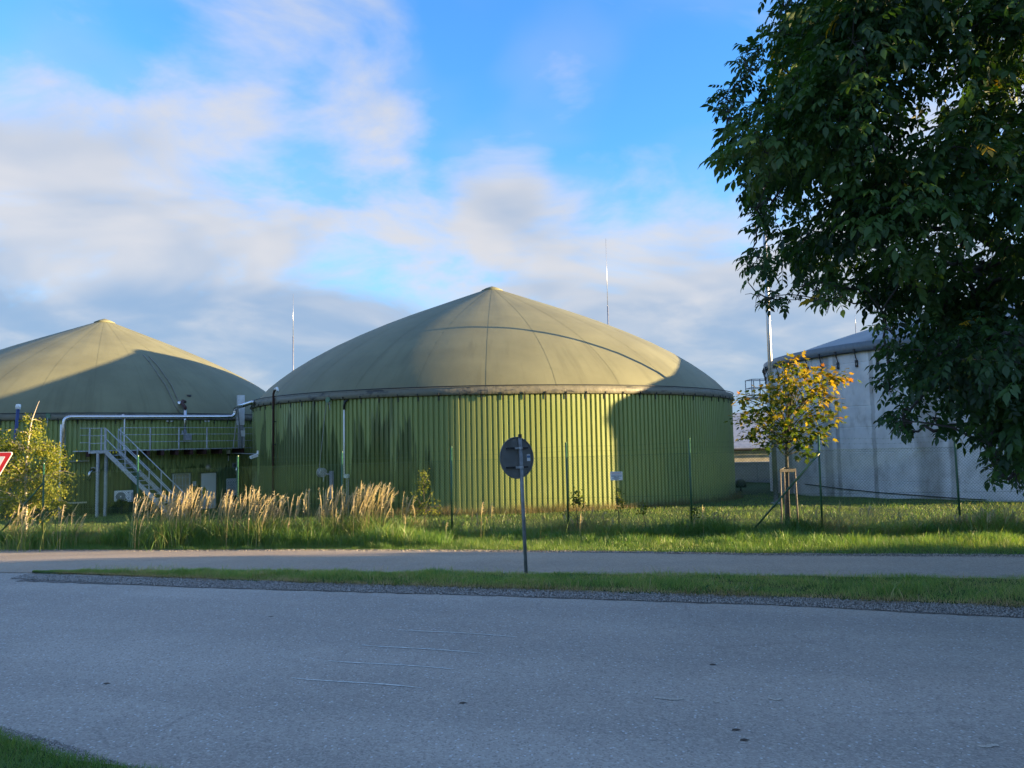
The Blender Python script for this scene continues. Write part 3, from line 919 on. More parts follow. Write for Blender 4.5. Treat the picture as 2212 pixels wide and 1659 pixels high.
YP = 36.6
pA, pB = at(191, 975.5, YP), at(227, 974.5, YP)
pz = (pA.z + pB.z) / 2
stair = thing('staircase', 'galvanised steel staircase leading up to the walkway', 'staircase', (pB.x, YP, gz(pB.x, YP)))
MB().box((pA.x, YP, pz - .10), (pB.x, YP + .75, pz)).build('landing', M['galv'], stair)
for px in (211.5, 229.0):
    q = at(px, 1000, YP + (.06 if px < 220 else .6))
    MB().bar((q.x, q.y, gz(q.x, q.y) - .1), (q.x, q.y, pz - .1), .11, .11).build('support_leg', M['galv'], stair)
for x in (pA.x + .03, pB.x - .03, pB.x - .20):
    MB().bar((x, YP + .03, pz), (x, YP + .03, pz + 1.12), .055).build('post', M['galv'], stair)
for h in (.38, .74, 1.10):
    MB().bar((pA.x, YP + .03, pz + h), (pB.x, YP + .03, pz + h), .035).build('rail', M['galv'], stair)
rdir = Vector((.9, -.43, 0)).normalized(); wdir = Vector((.43, .9, 0)).normalized()
SW, SL = .66, .66
S0 = Vector((pB.x + .02, YP + .02, pz))
gzs = gz(S0.x + 3, S0.y - 2)
run = (pz - gzs) / SL
dn = (rdir - UP * SL).normalized()
nrm = wdir.cross(dn).normalized()
for k in (0, 1):
    a = S0 + wdir * SW * k + UP * -.02; b = a + rdir * run - UP * run * SL
    MB().obox((a + b) / 2, dn, wdir, nrm, (b - a).length / 2 + .06, .012, .11).build('stringer', M['galv'], stair)
    for h in (1.0, .52):
        MB().tube([a + UP * (h + .08), b + UP * h], .021, 6).build('handrail', M['galv'], stair)
    for f in (.0, .30, .66, .96):
        q = a + (b - a) * f
        MB().bar(q, q + UP * 1.06, .045).build('baluster', M['galv'], stair)
ns = 15
for i in range(1, ns):
    q = S0 + rdir * run * (i / ns) - UP * (pz - gzs) * (i / ns) + wdir * SW / 2
    MB().obox(q + rdir * .09, rdir, wdir, UP, .12, SW / 2 - .015, .018).build('step', M['galv'], stair)
# hazard stripes on the nosing of the top step
q = S0 + wdir * SW / 2 - UP * .055 + rdir * .03
for i in range(8):
    MB().obox(q + wdir * (SW * (-.44 + i * .88 / 7)), rdir, wdir, UP, .012, SW * .055, .055).build('hazard_stripe', M['yellow'] if i % 2 == 0 else M['blackink'], stair)

# the gas main
YL, YR = 36.95, 40.9
def on_line(px, py):
    """on the vertical plane the pipe runs in"""
    A, B = at(135, 901, YL), at(505, 900, YR)
    v = px_dir(px, py); k = v.x / v.y
    dx, dy = B.x - A.x, B.y - A.y
    Y = (A.x * dy - A.y * dx) / (k * dy - dx)
    return Vector((k * Y, Y, CAM_H + v.z / v.y * Y))
zp = (on_line(160, 901.5).z + on_line(480, 899.8).z) / 2
def onz(px): p = on_line(px, 901); p.z = zp; return p
def bend(a, b, c, r=.3, n=6):
    a, b, c = Vector(a), Vector(b), Vector(c)
    p, q = b + (a - b).normalized() * r, b + (c - b).normalized() * r
    return [p.lerp(b, i / n).lerp(b.lerp(q, i / n), i / n) for i in range(n + 1)]
gm = thing('gas_pipe', 'long shiny steel pipe running level across the left tank', 'pipe', (onz(300).x, onz(300).y, Z1B))
e0 = onz(138.5); e0d = Vector((e0.x, e0.y, gz(e0.x, e0.y) + .2))
s1 = onz(508); s2 = Vector((s1.x, s1.y, on_line(508, 881).z)); s3 = on_cyl(546, 882.5, C2, R2 + .2); s3.z = s2.z
pts = [e0d] + bend(e0d, e0, onz(300), .32) + [onz(300)] + bend(onz(300), s1, s2, .28) + bend(s1, s2, s3, .22) + [s3]
MB().tube(pts, .098, 14).build('pipe_run', M['steel'], gm, smooth=True)
dirp = (onz(300) - onz(200)).normalized()
for px, r in ((264, .15), (267, .15)):
    q = onz(px); MB().tube([q - dirp * .025, q + dirp * .025], r, 16).build('flange', M['steel'], gm)
q = s1.lerp(s2, .55); MB().tube([q - UP * .03, q + UP * .03], .15, 14).build('flange', M['steel'], gm)
q = onz(269.5); MB().tube([(q.x, q.y - .02, deck_z), (q.x, q.y - .02, zp - .08)], .032, 8).build('prop', M['white'], gm)
q = onz(132.5); 
tag(MB().tube([(q.x, q.y, gz(q.x, q.y)), (q.x, q.y, on_line(132, 917).z)], .045, 10).build('conduit', M['white'], None, True, base=(q.x, q.y, gz(q.x, q.y))), 'slim white conduit rising beside the steel pipe bend', 'conduit')

du = on_line(515, 900)
duct = thing('exhaust_duct', 'square shiny steel exhaust duct standing above the tank rim', 'duct', (du.x, du.y + .35, deck_z))
zt, zb = on_line(515, 853).z, deck_z
MB().obox((du.x, du.y + .35, (zt + zb + 1.2) / 2), Vector((.86, .5, 0)), Vector((-.5, .86, 0)), UP, .17, .17, (zt - zb - 1.2) / 2).build('shaft', plain('brushed_sheet', (.70, .71, .72), .4, .3, .08), duct)
MB().obox((du.x, du.y + .35, zb + .6), Vector((.86, .5, 0)), Vector((-.5, .86, 0)), UP, .12, .12, .6).build('lower_shaft', M['grey'], duct)
MB().obox((du.x + .15, du.y + .25, zb + .75), Vector((.86, .5, 0)), Vector((-.5, .86, 0)), UP, .1, .08, .16).build('control_box', M['white'], duct)

lad2 = thing('step_ladder', 'narrow pointed step ladder leaning on the walkway under the duct', 'ladder', on_line(514, 963.7))
ap = on_line(516, 884) + Vector((0, -.15, 0)); fl = on_line(505, 963.5) + Vector((0, -.1, 0)); fr = on_line(523.7, 963) + Vector((0, -.1, 0))
for f in (fl, fr): 
    f.z = deck_z
    MB().bar(f, ap, .05).build('stile', M['zinc'], lad2)
for k in (.18, .36, .54, .72):
    MB().bar(fl.lerp(ap, k), fr.lerp(ap, k), .04).build('rung', M['zinc'], lad2)

dpv = thing('vent_pipe', 'upright steel vent pipe rising from the grey box to the dome', 'pipe', on_cyl(400, 968, C1, R1 + .25))
q0 = on_cyl(400, 884, C1, R1 + .25); q1 = Vector((q0.x, q0.y, on_cyl(400, 938, C1, R1 + .25).z)); qt = on_dome(397, 871, C1, R1, Z1R, RISE1)
MB().tube([q1, q0], .07, 10).build('pipe', M['steel'], dpv, True)
MB().tube([q0, q0 + UP * .1, qt + Vector((0, -.25, .0)), qt + Vector((0, -.12, .12)), qt + Vector((0, .15, .08))], .085, 10).build('hose', M['rust'], dpv, True)
n_ = Vector((q0.x - C1[0], q0.y - C1[1], 0)).normalized(); t__ = Vector((-n_.y, n_.x, 0))
bb = on_cyl(405, 943.5, C1, R1 + .3)
gb = thing('grey_box', 'grey switch box on the tank wall behind the railing', 'box', bb - UP * .2)
MB().obox(bb, n_, t__, UP, .14, .16, .17).build('case', M['grey'], gb)
MB().obox(bb - n_ * .08 - t__ * .14 + UP * .24, n_, t__, UP, .03, .13, .09).build('back_plate', M['galv'], gb)

def wall_item(name, label, cat, px, py, C, R):
    p, n, t, a = wall_frame(px, py, C, R)
    return thing(name, label, cat, p), p, n, t
# siren and camera boom
rt, p, n, t = wall_item('siren', 'white siren on the wall left of the camera boom', 'siren', 490, 976, C1, R1)
MB().lathe([(.02, .14), (.08, .13), (.10, .08), (.105, -.10), (.09, -.12)], 14, p + n * .14).build('cover', M['white'], rt, True)
MB().lathe([(.09, -.12), (.075, -.20), (.02, -.21)], 12, p + n * .14).build('base', M['rust'], rt, True)
MB().tube([p + n * .14 - UP * .2, p + n * .14 - UP * .5], .02, 8).build('cable_tube', M['white'], rt)
rt, p, n, t = wall_item('security_camera', 'white security camera on a horizontal boom between the tanks', 'camera', 494, 979, C1, R1)
e = Vector((p.x, p.y, p.z)) + n * .14; b = on_cyl(557, 980, C2, R2 + .35); b.z = e.z + .02
MB().tube([e, e.lerp(b, .9), b], .024, 8).build('boom', M['zinc'], rt, True)
cd = (Vector((-.75, -.6, -.32))).normalized(); cs_ = cd.cross(UP).normalized(); cu = cs_.cross(cd)
MB().tube([b + UP * .16, b - UP * .02], .05, 8).build('bracket', M['white'], rt)
MB().obox(b + cd * .18 - UP * .05, cd, cs_, cu, .17, .055, .055).build('body', M['white'], rt)
MB().obox(b + cd * .16 - UP * .05 + cu * .068, cd, cs_, cu, .21, .07, .008).build('sun_hood', M['white'], rt)
# lamp over the door
rt, p, n, t = wall_item('wall_lamp', 'round dusty wall lamp above the pale door', 'lamp', 446.4, 1009.5, C1, R1)
MB().tube([p - UP * .16, p + n * .12 - UP * .12], .03, 8).build('bracket', M['dark'], rt)
mb = MB()
prof = [(.005, .10), (.08, .085), (.14, .04), (.155, 0), (.15, -.02), (.005, -.02)]
cc = p + n * .16; vs, fs = [], []
for r, d in prof:
    for k in range(20):
        th = 2 * math.pi * k / 20; vs.append(cc + n * d + t * r * math.cos(th) + UP * r * math.sin(th))
for i in range(5):
    for k in range(20): fs.append((i * 20 + k, i * 20 + (k + 1) % 20, i * 20 + 20 + (k + 1) % 20, i * 20 + 20 + k))
mb.add(vs, fs).build('glass_shade', plain('dusty_opal_glass', (.34, .33, .24), .35), rt, True)
# elbow vents
for px, py, lab in ((505.6, 1005, 'steel elbow vent above the white safety board'), (203, 1015, 'steel elbow vent left of the staircase legs')):
    rt, p, n, t = wall_item('elbow_vent', lab, 'vent', px, py, C1, R1)
    rt['group'] = 'elbow vents on the left tank'
    MB().obox(p + n * .015, n, t, UP, .02, .13, .13).build('wall_plate', M['galv'], rt)
    q = p - t * .0
    pth = [q, q + n * .18] + bend(q + n * .18, q + n * .36 - t * .10, q + n * .42 - t * .20 - UP * .22, .16) + [q + n * .43 - t * .21 - UP * .5]
    MB().tube(pth, .085, 12).build('elbow', M['steel'], rt, True)
# safety board with rows of pictograms
rt, p, n, t = wall_item('safety_board', 'white safety board with rows of pictograms right of the door', 'sign', 499.7, 1052, C1, R1 + .03)
bw, bh = .33, .47
MB().obox(p, n, t, UP, .012, bw, bh).build('board', M['plate'], rt)
f = p + n * .0125
mk = MB(); ln = MB(); cm = MB()
def addp(mb, poly, c=f): m2 = flat_poly(poly, c, n, t, .002); mb.add(m2.v, m2.f)
for x in (-.22, -.05, .12, .28):
    s = .02 + .006 * ((x * 100) % 3)
    addp(mk, [(x - s, .22), (x + s * .6, .21), (x + s * .8, .26), (x + s * .2, .31), (x - s * .5, .28)])
for y in (.15, .06, -.14, -.24): addp(ln, rectp(0, y, .29, .004))
for x in (-.03, .03, .09): addp(mk, rectp(x, .105, .02, .012))
addp(mk, tri(-.1, .10, .025))
for x in (-.05, .01, .07, .13): addp(mk, rectp(x, -.19, .026, .013))
addp(mk, tri(-.13, -.19, .025))
for x in (-.24, -.10, .04, .18, .29):
    if x < .28: addp(mk, tri(x, -.04, .058)); 
    addp(cm, circ(x if x < .28 else .275, -.36, .050 if x < .28 else .04))
mk.build('pictogram_print', M['greyink'], rt); ln.build('ruled_line', M['greyink'], rt); cm.build('pictogram_disc', M['blueink'], rt)
wt = MB(); wt2 = MB()
for x in (-.24, -.10, .04, .18):
    m2 = flat_poly(tri(x, -.044, .038), f + n * .003, n, t, .002); wt.add(m2.v, m2.f)
    m2 = flat_poly(rectp(x, -.36, .012, .026), f + n * .003, n, t, .002); wt.add(m2.v, m2.f)
    m2 = flat_poly(rectp(x, -.045, .006, .018), f + n * .0055, n, t, .002); wt2.add(m2.v, m2.f)
wt.build('pictogram_field', M['plate'], rt); wt2.build('pictogram_mark', M['greyink'], rt)
rt, p, n, t = wall_item('notice', 'small white paper notice between window and door', 'sign', 419.8, 1044.5, C1, R1 + .02)
MB().obox(p, n, t, UP, .008, .095, .115).build('sheet', M['plate'], rt)
mk = MB()
for y, hw in ((.07, .05), (.04, .06), (-.01, .045), (-.04, .065), (-.07, .06)):
    m2 = flat_poly(rectp(.01, y, hw, .006), p + n * .009, n, t, .002); mk.add(m2.v, m2.f)
mk.build('print', M['greyink'], rt)
# outdoor unit of the air conditioner
rt, p, n, t = wall_item('air_conditioner', 'white air conditioner unit hanging under the stairs', 'air conditioner', 265, 1071, C1, R1)
b = p + n * .42
case = MB().obox(b, n, t, UP, .16, .41, .28).build('case', M['white'], rt)
fc = b + n * .165 - t * .15
mb = MB().tube([fc - n * .01, fc + n * .004], .215, 28); mb.build('fan_recess', M['greyink'], case)
for r in (.05, .09, .13, .17, .21):
    MB().tube([fc + n * .012 + t * r * math.cos(k * math.pi / 12) + UP * r * math.sin(k * math.pi / 12) for k in range(25)], .009, 5, cap=False).build('grille_ring', M['grey'], case, True)
for k in range(6):
    d = t * math.cos(k * math.pi / 6) + UP * math.sin(k * math.pi / 6)
    MB().bar(fc + n * .016 - d * .215, fc + n * .016 + d * .215, .008).build('grille_spoke', M['grey'], case)
MB().obox(fc + n * .02, n, t, UP, .006, .03, .04).build('hub_plate', M['white'], case)
for y in (.18, -.10): 
    m2 = flat_poly(circ(.2, y, .035), b + n * .161, n, t); m2.build('emblem', M['grey'], case)
MB().obox(b + t * .36 - UP * .02, n, t, UP, .165, .03, .2).build('side_cover', M['grey'], case)
for s in (-.28, .28): MB().bar(p + t * s - UP * .31, b + t * s - UP * .31 + n * .1, .04).build('bracket', M['dark'], rt)
MB().tube([b + t * .42 - UP * .05, b + t * .55 - UP * .06, p + t * .62 - UP * .02], .03, 8).build('line_set', M['dark'], rt, True)
# small plates under the rim
for px, lab in ((362, 'tiny white plate below the rim, leftmost of four'), (371, 'tiny white plate below the rim just left of the vent pipe'), (443.7, 'tiny white plate below the rim, third from left'), (450.6, 'tiny white plate below the rim, rightmost of four')):
    rt, p, n, t = wall_item('reflector_plate', lab, 'plate', px, 909.6, C1, R1 + .02)
    rt['group'] = 'tiny plates below the rim'
    MB().obox(p, n, t, UP, .01, .058, .030).build('plate', M['white'], rt)
# blue standpipe far left
p = at(31, 967, 36.0); q = at(39.5, 880, 36.3)
rt = thing('standpipe', 'dark blue standpipe with white cap left of the birch top', 'pipe', (p.x, p.y, gz(p.x, p.y)))
MB().tube([(p.x - .3, p.y, gz(p.x, p.y)), p, q], .075, 10).build('pipe', M['blue_pipe'], rt, True)
MB().lathe([(.02, .16), (.09, .15), (.12, .06), (.11, -.06), (.07, -.10)], 12, q).build('cap', M['white'], rt, True)
# rim winch left tank
rt, p, n, t = wall_item('rim_bracket', 'green bracket with lever under the left tank rim', 'bracket', 104, 899, C1, R1 + .1)
MB().obox(p, n, t, UP, .05, .09, .13).build('plate', plain('mint_paint', (.10, .20, .12), .5), rt); MB().tube([p + n * .08 - UP * .08, p + n * .1 - UP * .50], .025, 8).build('lever', M['zinc'], rt)
# pale beams leaning by the wall behind the birch
for px, py, lab in ((172, 996, 'upper pale beam on the wall beside the birch'), (166, 1086, 'lower pale beam near the ground beside the birch')):
    rt, p, n, t = wall_item('wall_beam', lab, 'beam', px, py, C1, R1 + .15)
    MB().obox(p, n, t, UP, .03, .42, .035).build('bar', plain('pale_beam', (.36, .37, .28), .6) if 'pale_beam' not in bpy.data.materials else bpy.data.materials['pale_beam'], rt)
    MB().obox(p - n * .08, n, t, UP, .07, .05, .03).build('bracket', M['dark'], rt)

# ------------------------------------------------------------------ fittings of the middle tank
rt, p, n, t = wall_item('drainpipe', 'thin black drainpipe down the left side of the middle tank', 'pipe', 590, 1000, C2, R2 + .12)
top = on_cyl(593, 846, C2, R2 + .12)
gnd = gz(p.x, p.y) - .1
MB().tube([(p.x, p.y, gnd), (p.x, p.y, top.z - .1)] + [top + Vector((0, 0, .05)), top + t * .15 + UP * .12], .05, 8).build('pipe', M['rust'], rt, True)
MB().tube([top + t * .05 + UP * .10, top + t * .25 + UP * .14, top + t * .32 - UP * .02], .06, 8).build('elbow', M['white'], rt, True)
for z in (.6, 1.6, 2.6, 3.6): MB().obox((p.x - n.x * .04, p.y - n.y * .04, z - .3), n, t, UP, .06, .075, .02).build('clip', M['dark'], rt)
rt, p, n, t = wall_item('cable_winch', 'grey hand winch with rope on the middle tank wall', 'winch', 706, 1020, C2, R2)
tp, n2, t2, _ = wall_frame(711.5, 864, C2, R2 + .12)
c = p + n * .28
MB().tube([c - t * .07, c + t * .07], .15, 18).build('drum', M['grey'], rt)
for s in (-.085, .085): MB().tube([c + t * s - t * .012, c + t * s + t * .012], .19, 18).build('drum_flange', M['galv'], rt)
MB().tube([c + t * .1, c + t * .14 - UP * .02, c + t * .14 - UP * .36 + n * .05], .022, 8).build('crank', M['zinc'], rt)
MB().bar(c, p + t * .35 - UP * .12, .07).build('arm', M['grey'], rt)
MB().obox(p + t * .32 - UP * .5 + n * .05, n, t, UP, .06, .07, .55).build('bracket', M['grey'], rt)
MB().tube([c + n * .15 + UP * .05, tp + n2 * .08 - t2 * .08], .012, 6).build('rope', M['zinc'], rt)
pul = MB().tube([tp + n2 * .05, tp + n2 * .12], .11, 16).build('pulley', bpy.data.materials['mint_paint'], rt)
MB().tube([tp + n2 * .1 + t2 * .13 - UP * .12, tp + n2 * .1 + t2 * .13 - UP * .14], .08, 10).build('guide_roller', M['zinc'], rt)
MB().tube([tp + n2 * .12 + t2 * .10 - UP * .12, tp + n2 * .12 + t2 * .15 - UP * .42], .018, 6).build('lever', M['zinc'], rt)
rt, p, n, t = wall_item('cable_conduit', 'white cable conduit with small box on the middle tank', 'conduit', 743.5, 1000, C2, R2 + .06)
zt, zb = on_cyl(743.5, 882, C2, R2 + .06).z, on_cyl(743.5, 1031, C2, R2 + .06).z
MB().tube([(p.x, p.y, zb), (p.x, p.y, zt)], .032, 8).build('tube', M['white'], rt, True)
MB().tube([(p.x, p.y, zt - .05), (p.x, p.y, zt + .12), Vector((p.x, p.y, zt + .27)) + t * .06, Vector((p.x, p.y, zt + .34)) + t * .16 - n * .05], .045, 8).build('flexible_tube', M['dark'], rt, True)
bx = Vector((p.x, p.y, zb)) + t * .16
MB().obox(bx + n * .05 + UP * .05, n, t, UP, .06, .095, .075).build('junction_box', plain('mint_plastic', (.50, .56, .50), .5), rt)
for s in (-.035, .05): MB().tube([bx + t * s - UP * .06, (bx.x + t.x * s, bx.y + t.y * s, gz(bx.x, bx.y))], .02, 8).build('riser', M['zinc'], rt)

# ------------------------------------------------------------------ lightning masts
def mast(px, py_base, Y, py_joint, py_top, r, label):
    p = at(px, py_base, Y); z0 = gz(p.x, p.y)
    rt = thing('lightning_mast', label, 'mast', (p.x, p.y, z0), 'lightning masts')
    zj, zt = at(px, py_joint, Y).z, at(px, py_top, Y).z
    MB().tube([(p.x, p.y, z0 - .2), (p.x, p.y, (z0 + zj) / 2), (p.x, p.y, zj)], [r, r * .85, r * .7], 12).build('pole', M['mast'], rt, True)
    MB().tube([(p.x, p.y, zj - .1), (p.x, p.y, zt)], [.022, .012], 6).build('air_terminal', M['mast'], rt, True)
    MB().tube([(p.x, p.y, z0 - .1), (p.x, p.y, z0 + .03)], r * 2.2, 16).build('base_plate', M['grey'], rt)
mast(633, 850, 57.5, 727, 636, .075, 'thin lightning mast rising between the two green domes')
mast(1318, 850, 57.5, 661, 515, .075, 'thin lightning mast behind the right half of the middle dome')
mast(1851, 760, 70.0, 705, 680, .05, 'faint lightning rod over the concrete tank roof')
pm = on_ground(1677, 1093)
mast(1677, 1093, 32.2, 330, 270, .105, 'tall grey mast standing right behind the young maple')

# ------------------------------------------------------------------ traffic signs
b = on_ground(1137, 1243)
Ys = b.y
tpv = at(1123, 938, Ys)
rs = thing('round_sign', 'round traffic sign seen from behind on a grey post', 'traffic sign', b)
MB().tube([b - UP * .1, tpv - UP * .05], .031, 14).build('post', plain('dull_zinc_post', (.21, .225, .23), .55, .2, .25, 8), rs, True)
MB().tube([tpv - UP * .06, tpv], .034, 14).build('post_cap', M['dark'], rs)
yaw = math.radians(36)
bd = Vector((math.cos(yaw), math.sin(yaw), 0)); bn = Vector((math.sin(yaw), -math.cos(yaw), 0))
def up_post(f): return b.lerp(tpv, f)
cdisc = at(1121.5, 989, Ys) - bn * .075
ru = (tpv - b).normalized()
def ring_pts(c, r, k=48): return [c + bd * r * math.cos(2 * math.pi * i / k) + ru * r * math.sin(2 * math.pi * i / k) for i in range(k)]
k = 48; p0 = ring_pts(cdisc, .352); p1 = ring_pts(cdisc - bn * .004, .352)
dsc = MB().add(p0 + p1, [tuple(reversed(range(k))), tuple(range(k, 2 * k))] + [(i, (i + 1) % k, (i + 1) % k + k, i + k) for i in range(k)]).build('disc', M['signback'], rs)
MB().tube(ring_pts(cdisc + bn * .010, .352) + [ring_pts(cdisc + bn * .010, .352)[0]], .011, 6, cap=False).build('rolled_edge', M['signback'], dsc, True)
for py in (968, 1009.5):
    q = at(1121.5, py, Ys) - bn * .055
    MB().obox(q, bd, bn, ru, .225, .018, .014).build('channel_rail', M['dark'], rs)
    pc = up_post((q.z - b.z) / (tpv.z - b.z))
    MB().tube([pc - ru * .02, pc + ru * .02], .038, 14).build('clamp', M['galv'], rs)
    MB().obox(pc - bn * .02 - bd * .06, bd, bn, ru, .03, .02, .018).build('clamp_lug', M['galv'], rs)
q = cdisc + bn * .003 + bd * .255 + ru * .0
st = MB().obox(q - ru * .005, bd, bn, ru, .036, .002, .058).build('sticker', M['whitepaint'], rs)
MB().obox(q + ru * .012, bd, bn, ru, .034, .0028, .020).build('sticker_band', M['blueink'], st)

Yy = 20.0
vx = at(29, 976, Yy); side = .92
ys = thing('yield_sign', 'white and red triangular yield sign cut by the left edge', 'traffic sign', (vx.x - side / 2, Yy, gz(vx.x - side / 2, Yy)))
def rtri(cx, cz, s, rad, y, k=5):
    """inverted triangle with rounded corners"""
    h = s * math.sqrt(3) / 2; C = [(-s / 2, 0), (s / 2, 0), (0, -h)]
    cen = (0, -h / 3); out = []
    angs = [150, 30, -90]
    for (x, z), a in zip(C, angs):
        dx, dz = cen[0] - x, cen[1] - z; L = math.hypot(dx, dz); x += dx / L * rad * 2; z += dz / L * rad * 2
        for i in range(k + 1):
            t = math.radians(a + 60 - 120 * i / k); out.append((cx + x + rad * math.cos(t), y, cz + z + rad * math.sin(t)))
    return out
def tri_plate(s, rad, y0, y1, mat, name, parent, dz=0):
    A, B = rtri(vx.x - side / 2, vx.z - dz, s, rad, y0), rtri(vx.x - side / 2, vx.z - dz, s, rad, y1); k = len(A)
    return MB().add(A + B, [tuple(reversed(range(k))), tuple(range(k, 2 * k))] + [(i, (i + 1) % k, (i + 1) % k + k, i + k) for i in range(k)]).build(name, mat, parent)
pl = tri_plate(side, .045, Yy, Yy + .02, M['signwhite'], 'plate', ys)
tri_plate(side - .055, .035, Yy - .003, Yy, M['red'], 'red_border', pl, .016)
tri_plate(side - .40, .012, Yy - .006, Yy - .003, M['signwhite'], 'white_field', pl, .115)
MB().tube([(vx.x - side / 2, Yy + .06, gz(vx.x, Yy) - .2), (vx.x - side / 2, Yy + .06, vx.z + .08)], .03, 12).build('post', M['galv'], ys, True)

# ------------------------------------------------------------------ fence
def fpost(n):
    x, y = 22.1 * (-.607 + .13356 * n), 22.1 * (1 - .0243 * n)
    return Vector((x, y, gz(x, y)))
f0, f8 = fpost(0), fpost(8)
fdir = (f8 - f0); fdir.z = 0; fdir.normalize(); fnrm = Vector((fdir.y, -fdir.x, 0))
mid = fpost(4)
fence = thing('wire_fence', 'green chain-link fence with barbed wire in front of the tanks', 'fence', mid)
PH = {n: h for n, h in zip(range(-2, 13), (2.3, 2.3, 2.30, 2.42, 2.32, 2.33, 2.36, 2.36, 2.36, 2.36, 2.36, 2.36, 2.36, 2.36, 2.36))}
for n in range(-2, 13):
    p = fpost(n); tilt = Vector((random.uniform(-.02, .02), random.uniform(-.02, .02), 0))
    po = MB().tube([p - UP * .2, p + UP * PH[n] + tilt], .026, 10).build('post', M['green_post'], fence, True)
    MB().tube([p + UP * PH[n] + tilt, p + UP * (PH[n] + .03) + tilt], .029, 10).build('post_cap', M['green_post'], po)
for n, dx in ((0, -1.75), (7, -1.75)):
    p = fpost(n); a = p + UP * (1.95 if n == 7 else 1.75) + fnrm * .05; q = p + fdir * dx + fnrm * .05
    MB().tube([a, q - UP * .05], .024, 10).build('brace', M['green_post'], fence, True)
def wires(segs, r):
    A = np.array([s[0] for s in segs], float); B = np.array([s[1] for s in segs], float)
    d = B - A; d /= np.linalg.norm(d, axis=1)[:, None]
    fn = np.array(fnrm); u = np.cross(d, fn); u /= np.linalg.norm(u, axis=1)[:, None]; w = np.cross(d, u)
    V = []
    for E in (A, B):
        for t in (0, 2.094, 4.189):
            V.append(E + r * (u * math.cos(t) + w * math.sin(t)))
    V = np.stack(V, 1).reshape(-1, 3)
    k = np.arange(len(A))[:, None] * 6
    F = np.concatenate([k + np.array([[0, 1, 4, 3]]), k + np.array([[1, 2, 5, 4]]), k + np.array([[2, 0, 3, 5]])], 0)
    return V, F
MESH_H, CELL = 2.02, .072
for n in range(-2, 12):
    a, b = fpost(n), fpost(n + 1); L = (b - a).length
    nx = int(round(L / CELL)); sx = L / nx; hz = MESH_H / sx
    segs = []
    for i in range(-int(hz) - 1, nx + 1):
        for s in (0, 1):
            # diagonal from (i, 0) going right/up, clipped to the bay
            t0, t1 = 0.0, float(int(hz))
            x0_, x1_ = i + t0, i + t1
            lo = max(0, -x0_); hi = min(t1, nx - x0_)
            if hi <= lo: continue
            pts = []
            for tt in (lo, hi):
                xx = x0_ + tt
                if s: xx = nx - xx
                pts.append(a.lerp(b, xx / nx) + UP * (.04 + tt * sx) + fnrm * (.004 if s else -.004))
            segs.append(pts)
    V, F = wires(segs, .0024)
    pan = mesh_np('chain_link_panel', V, F, M['wire'], fence)
    tz = []
    for h in (.05, 1.0, MESH_H):
        tz.append((a + UP * h, b + UP * h))
    V, F = wires(tz, .0032); mesh_np('tension_wire', V, F, M['wire'], fence)
    segs = []
    for h in (-.05, -.17):
        m_ = (a + b) / 2 + UP * (2.34 + h) - UP * .03; A_, B_ = a + UP * (2.34 + h), b + UP * (2.34 + h)
        segs += [(A_, m_), (m_, B_)]
        for i in range(24):
            q = A_.lerp(m_, (i + .5) / 12) if i < 12 else m_.lerp(B_, (i - 11.5) / 12)
            for dv in ((.02, .02), (-.02, .02)):
                e = (fdir * dv[0] + UP * dv[1]) * .8; segs.append((q - e, q + e))
    V, F = wires(segs, .0015); mesh_np('barbed_wire', V, F, M['wire'], fence)
# notice plate on the fence
pp = at(1331, 1028, 19.85)
pl = fpost(5).lerp(fpost(6), .44); pp = Vector((pl.x, pl.y, pl.z)); 
v = px_dir(1331.5, 1028); pp = Vector((v.x / v.y * pl.y, pl.y, CAM_H + v.z / v.y * pl.y)) + fnrm * .02
nt_ = thing('warning_notice', 'white warning notice plate with red heading wired to the fence', 'sign', pp)
pw_, ph_ = .152, .107
MB().obox(pp, fdir, fnrm, UP, pw_, .003, ph_).build('plate', M['plate'], nt_)
f = pp + fnrm * .0035
def fbar(x, z, hw, hh, mat, name): return MB().obox(f + fdir * x + UP * z, fdir, fnrm, UP, hw, .001, hh).build(name, mat, nt_)
fbar(0, .088, .13, .004, M['blueink'], 'rule'); fbar(0, .020, .13, .004, M['blueink'], 'rule')
def text(s, size, c, mat, parent, name):
    cu = bpy.data.curves.new(name, 'FONT'); cu.body = s; cu.size = size; cu.align_x = 'CENTER'; cu.align_y = 'CENTER'; cu.extrude = .0006
    o = bpy.data.objects.new(name, cu); COL.objects.link(o); o.parent = parent
    R_ = Matrix((fdir, UP, fnrm)).transposed()
    o.matrix_local = Matrix.Translation(c - root_loc(parent)) @ R_.to_4x4()
    cu.materials.append(mat)
    bpy.context.view_layer.update()
    me = bpy.data.meshes.new_from_object(o); mw = o.matrix_local.copy(); bpy.data.objects.remove(o)
    o = link_mesh(name, me, parent); o.matrix_local = mw
    return o
text('!! UPOZORNĚNÍ !!', .034, f + UP * .054 + fnrm * .001, M['redink'], nt_, 'heading')
for x, z, hw in ((-.06, -.006, .065), (.03, -.006, .012), (.085, -.006, .045), (0, -.030, .062), (.0, -.055, .10), (.0, -.082, .052)):
    fbar(x, z, hw, .007, M['greyink'], 'text_line')

